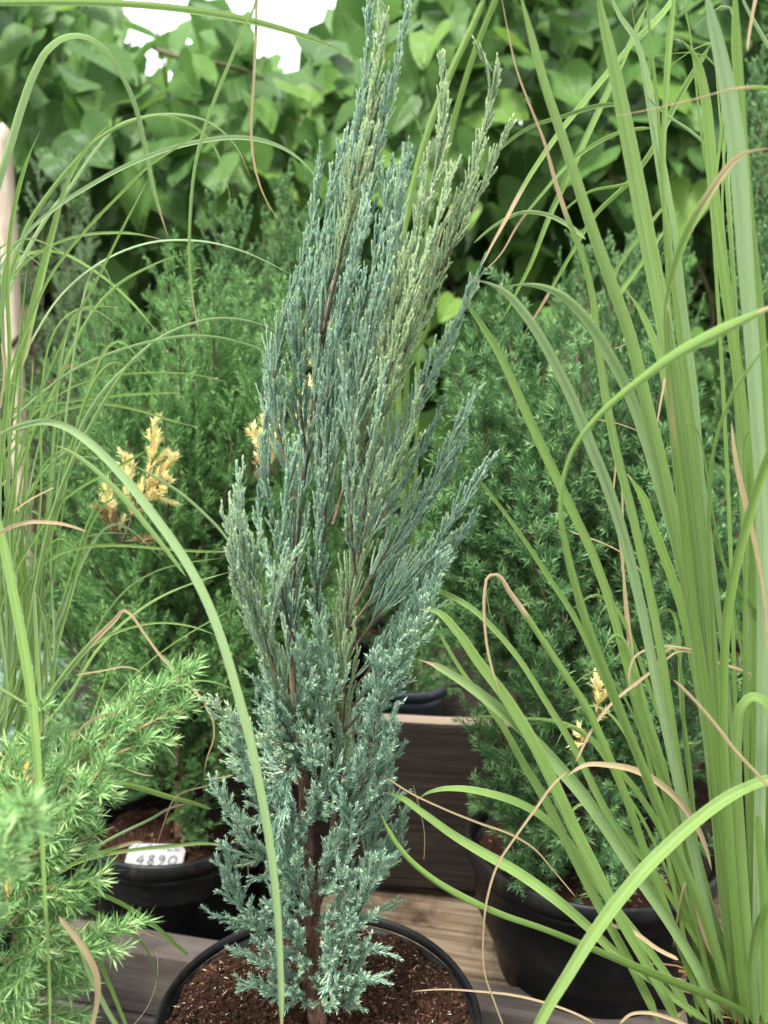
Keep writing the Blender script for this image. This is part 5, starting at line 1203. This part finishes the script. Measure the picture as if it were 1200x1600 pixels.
    B2([(-640,1500,10),(-540,700,14),(-300,0,14),(0,-220,12),(240,-240,10),(370,-120,7),(404,-10,5),(382,45,6),(352,115,7),(325,185,7),(306,255,7),(298,330,7),(297,420,6),(305,490,4),(320,556,1.5)], .52, .56, .56, ym=.50, dry=[(0,0),(.9,0),(.97,.5),(1,1)])
    B2([(-600,1500,10),(-480,600,14),(-200,-150,14),(120,-320,12),(330,-220,9),(398,-60,7),(400,40,7),(396,130,6),(392,205,6),(398,262,6),(415,312,5),(448,361,1.5)], .52, .60, .5, ym=.54, dry=[(0,0),(.62,.05),(.7,.8),(1,1)])
    B2([(-600,1500,8),(-460,500,9),(-100,-160,9),(150,-180,6),(250,-60,4),(262,0,4),(272,28,3),(282,52,1.5)], .52, .6, .8, ym=.56)
build_left_grass()

# loose blades seen behind the juniper, from a grass on the shelf behind
def build_back_grass():
    rg = np.random.default_rng(401)
    c = V(640, 900, 1.30); t = thing('back_grass', 'few broad grass blades rising behind the top of the blue juniper', 'grass', (c[0], 1.30, .33))
    B = lambda pts, y0, y1, ti: blade(t, pts, y0, y1, ti, None, None, None, rg)
    B([(775,-50,11),(740,35,14),(705,110,15),(675,185,15),(652,260,15),(636,330,15),(622,410,15),(620,560,14),(630,800,12),(640,1100,10)], 1.05, 1.3, .40)
    B([(800,-60,10),(765,20,12),(738,90,12),(716,160,12),(695,240,12),(672,310,12),(645,390,12),(635,600,12),(642,900,10),(645,1100,9)], 1.08, 1.3, .36)
    B([(628,150,2),(645,175,5),(660,210,6),(668,250,6),(670,300,6),(660,420,7),(650,700,8),(648,1100,8)], 1.1, 1.3, .44)
build_back_grass()

# ------------------------------------------------------------------ leafy climber wall behind
def leaf_template(seed, lobes=False):
    """heart-shaped leaf, length 1 along +y from the stalk, in the xy plane, gently cupped"""
    r = np.random.default_rng(seed)
    outl = [(0, .04), (.10, -.06), (.24, -.09), (.38, .0), (.45, .16), (.44, .34), (.36, .54), (.24, .74), (.11, .91), (0, 1.02)]
    if lobes: outl = [(0, .05), (.12, -.04), (.30, -.02), (.42, .10), (.40, .26), (.30, .34), (.36, .50), (.25, .64), (.14, .74), (.08, .92), (0, 1.0)]
    k = len(outl); mid = [(0, .04 + (1.02 - .04) * i / (k - 1)) for i in range(k)]
    v = []; uv = []
    curl, sag, wv = r.uniform(.10, .35), r.uniform(.10, .45), r.uniform(.01, .04); ph = r.random() * 6
    def zz(x, y): return curl * abs(x) - sag * (y ** 2) * .6 + wv * math.sin(9 * y + 5 * x + ph)
    for side in (1, -1):
        for (x, y) in outl:
            x2 = x * side * (1 + r.normal(0, .03)); v.append((x2, y, zz(x2, y))); uv.append((x2, y))
            v.append((x2 * .5, y * .75 + mid[0][1] * .25 + .12, 0)); xx, yy, _ = v[-1]; v[-1] = (xx, yy, zz(xx, yy)); uv.append((xx, yy))
    for m in mid: v.append((0, m[1], zz(0, m[1]))); uv.append((0, m[1]))
    f = []
    mo = 4 * k
    for s in (0, 1):
        for i in range(k - 1):
            o0, h0 = s * 2 * k + 2 * i, s * 2 * k + 2 * i + 1; o1, h1 = o0 + 2, h0 + 2; m0, m1 = mo + i, mo + i + 1
            q = [[o0, o1, h1, h0], [h0, h1, m1, m0]]
            for a in q:
                tri = [[a[0], a[1], a[2]], [a[0], a[2], a[3]]]
                f += tri if s == 0 else [x[::-1] for x in tri]
    return np.array(v), np.array(f), np.array(uv)

def build_hedge():
    rg = np.random.default_rng(501)
    t = thing('climber_wall', 'tall wall of leafy climber with heart-shaped leaves closing off the view', 'climber', (0, 2.7, 0)); org = np.array([0, 2.7, 0])
    tpl = [leaf_template(600 + i, i >= 5) for i in range(7)]
    pos = []
    def top_px(x):    # where the wall's upper edge lies, in picture rows
        base = -160 + 60 * math.sin(x * .013) + 40 * math.sin(x * .031 + 1)
        dip = 252 * math.exp(-((x - 290) / 150.0) ** 2) + 232 * math.exp(-((x - 475) / 95.0) ** 2)
        return base + dip
    def put(n, xlo, xhi, ylo, yhi, Ylo, Yhi, smin, smax, tag_, edge=0.0, keep=lambda x, y: 1.0):
        k = 0
        while k < n:
            x, y = rg.uniform(xlo, xhi), rg.uniform(ylo, yhi)
            k += 1
            if y < top_px(x) + rg.uniform(-25, 25): continue
            if rg.random() > keep(x, y): continue
            Y = rg.uniform(Ylo, Yhi); p = V(x, y, Y)
            if p[2] < .02: continue
            pos.append((p, rg.uniform(smin, smax), tag_, x, y))
    dark = lambda x, y: 0.16 if (760 < x < 1010 and 300 < y < 600) else 1.0
    put(860, -500, 1700, -300, 300, 2.2, 2.85, .125, .20, 'big', keep=dark)
    put(420, -500, 1700, 150, 640, 2.20, 2.75, .055, .11, 'small', keep=lambda x, y: dark(x, y) * .9)
    put(3300, -700, 1900, -330, 760, 2.62, 3.35, .10, .18, 'back')
    put(5200, -900, 2100, -330, 900, 3.35, 4.4, .16, .27, 'back')
    put(2600, -900, 2100, 180, 900, 3.4, 4.6, .16, .27, 'back')
    put(2500, -900, 2100, -100, 800, 4.4, 5.4, .22, .34, 'back')
    # the wall closes in overhead and low down as well
    for i in range(700):
        x = rg.uniform(-2.4, 2.4); pos.append((np.array([x, rg.uniform(2.3, 3.6), rg.uniform(.02, .55)]), rg.uniform(.06, .13), 'back', 0, 0))
    def xf(p, s, kind):
        # tips hang down, faces look out of the wall and up
        n_ = nrm(np.array([rg.normal(0, .55), -1.0 + rg.normal(0, .35), .75 + rg.normal(0, .45)]))
        d = nrm(np.array([rg.normal(0, .55), rg.normal(0, .3) - .2, -1.0]))
        yv = nrm(d - n_ * np.dot(d, n_)); xv = np.cross(yv, n_)
        w = s * rg.uniform(.78, 1.02)
        return np.stack([xv * w, yv * s, n_ * s], 1), p
    simple = []
    for i in range(3):
        o_ = [(0, 0), (.30, -.05), (.44, .22), (.30, .62), (0, 1.0), (-.30, .62), (-.44, .22), (-.30, -.05)]
        vv = np.array([(x, y, .25 * abs(x) * (1 + .3 * i) - .25 * y * y) for x, y in o_])
        simple.append((vv, np.array([[0, 1, 2], [0, 2, 3], [0, 3, 4], [0, 4, 5], [0, 5, 6], [0, 6, 7]])[:, ::-1], np.array(o_)))
    front = [q for q in pos if q[2] != 'back']
    inview = sorted([q for q in front if -60 < q[3] < 1260 and -60 < q[4] < 640], key=lambda q: -q[1] / q[0][1])
    solo = set(id(q) for q in inview[:300])
    meshes = [mesh_from('leaf', v, f, [M['leaf']], uv=uv, smooth=True) for v, f, uv in tpl]
    g = Geo(); uvs = []
    gs = Geo()
    for q in pos:
        A, p = xf(q[0], q[1], q[2])
        small = q[2] == 'small'
        ti = rg.integers(0, 5) if not small else rg.integers(2, 7)
        # short stalk running back into the wall
        if q[2] != 'back':
            st = p + A[:, 1] * .04; e = st + np.array([rg.normal(0, .03), .10 + .08 * rg.random(), .03 + rg.normal(0, .03)])
            vv, ff = tube(catmull([st, st * .5 + e * .5 + np.array([0, 0, .015]), e], 5), .0016, 4, cap=False); gs.add(vv, ff, .5, 0)
        if id(q) in solo:
            o = bpy.data.objects.new('leaf', meshes[ti]); col.objects.link(o); o.parent = t
            Mx = Matrix.Identity(4)
            for i in range(3):
                for j in range(3): Mx[i][j] = float(A[i, j])
                Mx[i][3] = float(p[i] - org[i])
            o.matrix_local = Mx
        else:
            v, f, uv = tpl[ti] if q[2] != 'back' else simple[ti % 3]
            tn = rg.random() ** 1.3 if q[2] != 'back' else .15 + rg.random() * .75
            g.add(v @ A.T + p, f, tn, 0); uvs.append(uv)
    me = g.mesh('leaf_mass', [M['leafmass']], org, smooth=True)
    at = me.attributes.new('leafuv', 'FLOAT_VECTOR', 'POINT'); U = np.vstack(uvs); w = np.zeros((len(U), 3), dtype=np.float32); w[:, :2] = U
    at.data.foreach_set('vector', w.ravel())
    o = obj('leaf_mass', me, t); tag(o, kind='stuff')
    o = obj('leaf_stalks', gs.mesh('leaf_stalks', [M['vine']], org), t); tag(o, kind='stuff')
    # woody vine stems
    for i in range(34):
        x = rg.uniform(-3, 3); Y = rg.uniform(2.6, 3.5); h = rg.uniform(1.4, 2.6)
        P = catmull([[x, Y, -.02], [x + rg.normal(0, .12), Y + rg.normal(0, .06), h * .35], [x + rg.normal(0, .2), Y + rg.normal(0, .1), h * .7], [x + rg.normal(0, .35), Y - .1, h]], 24)
        vv, ff = tube(P, np.linspace(.009, .003, 24), 6, .05); child('vine_stem', vv, ff, [M['vine']], t)
    P = catmull([V(240, 75, 2.5), V(300, 95, 2.45), V(345, 100, 2.45), V(395, 116, 2.5), V(450, 150, 2.6)], 20)
    vv, ff = tube(P, np.linspace(.007, .004, 20), 6, .05); child('vine_stem', vv, ff, [M['vine']], t)
build_hedge()
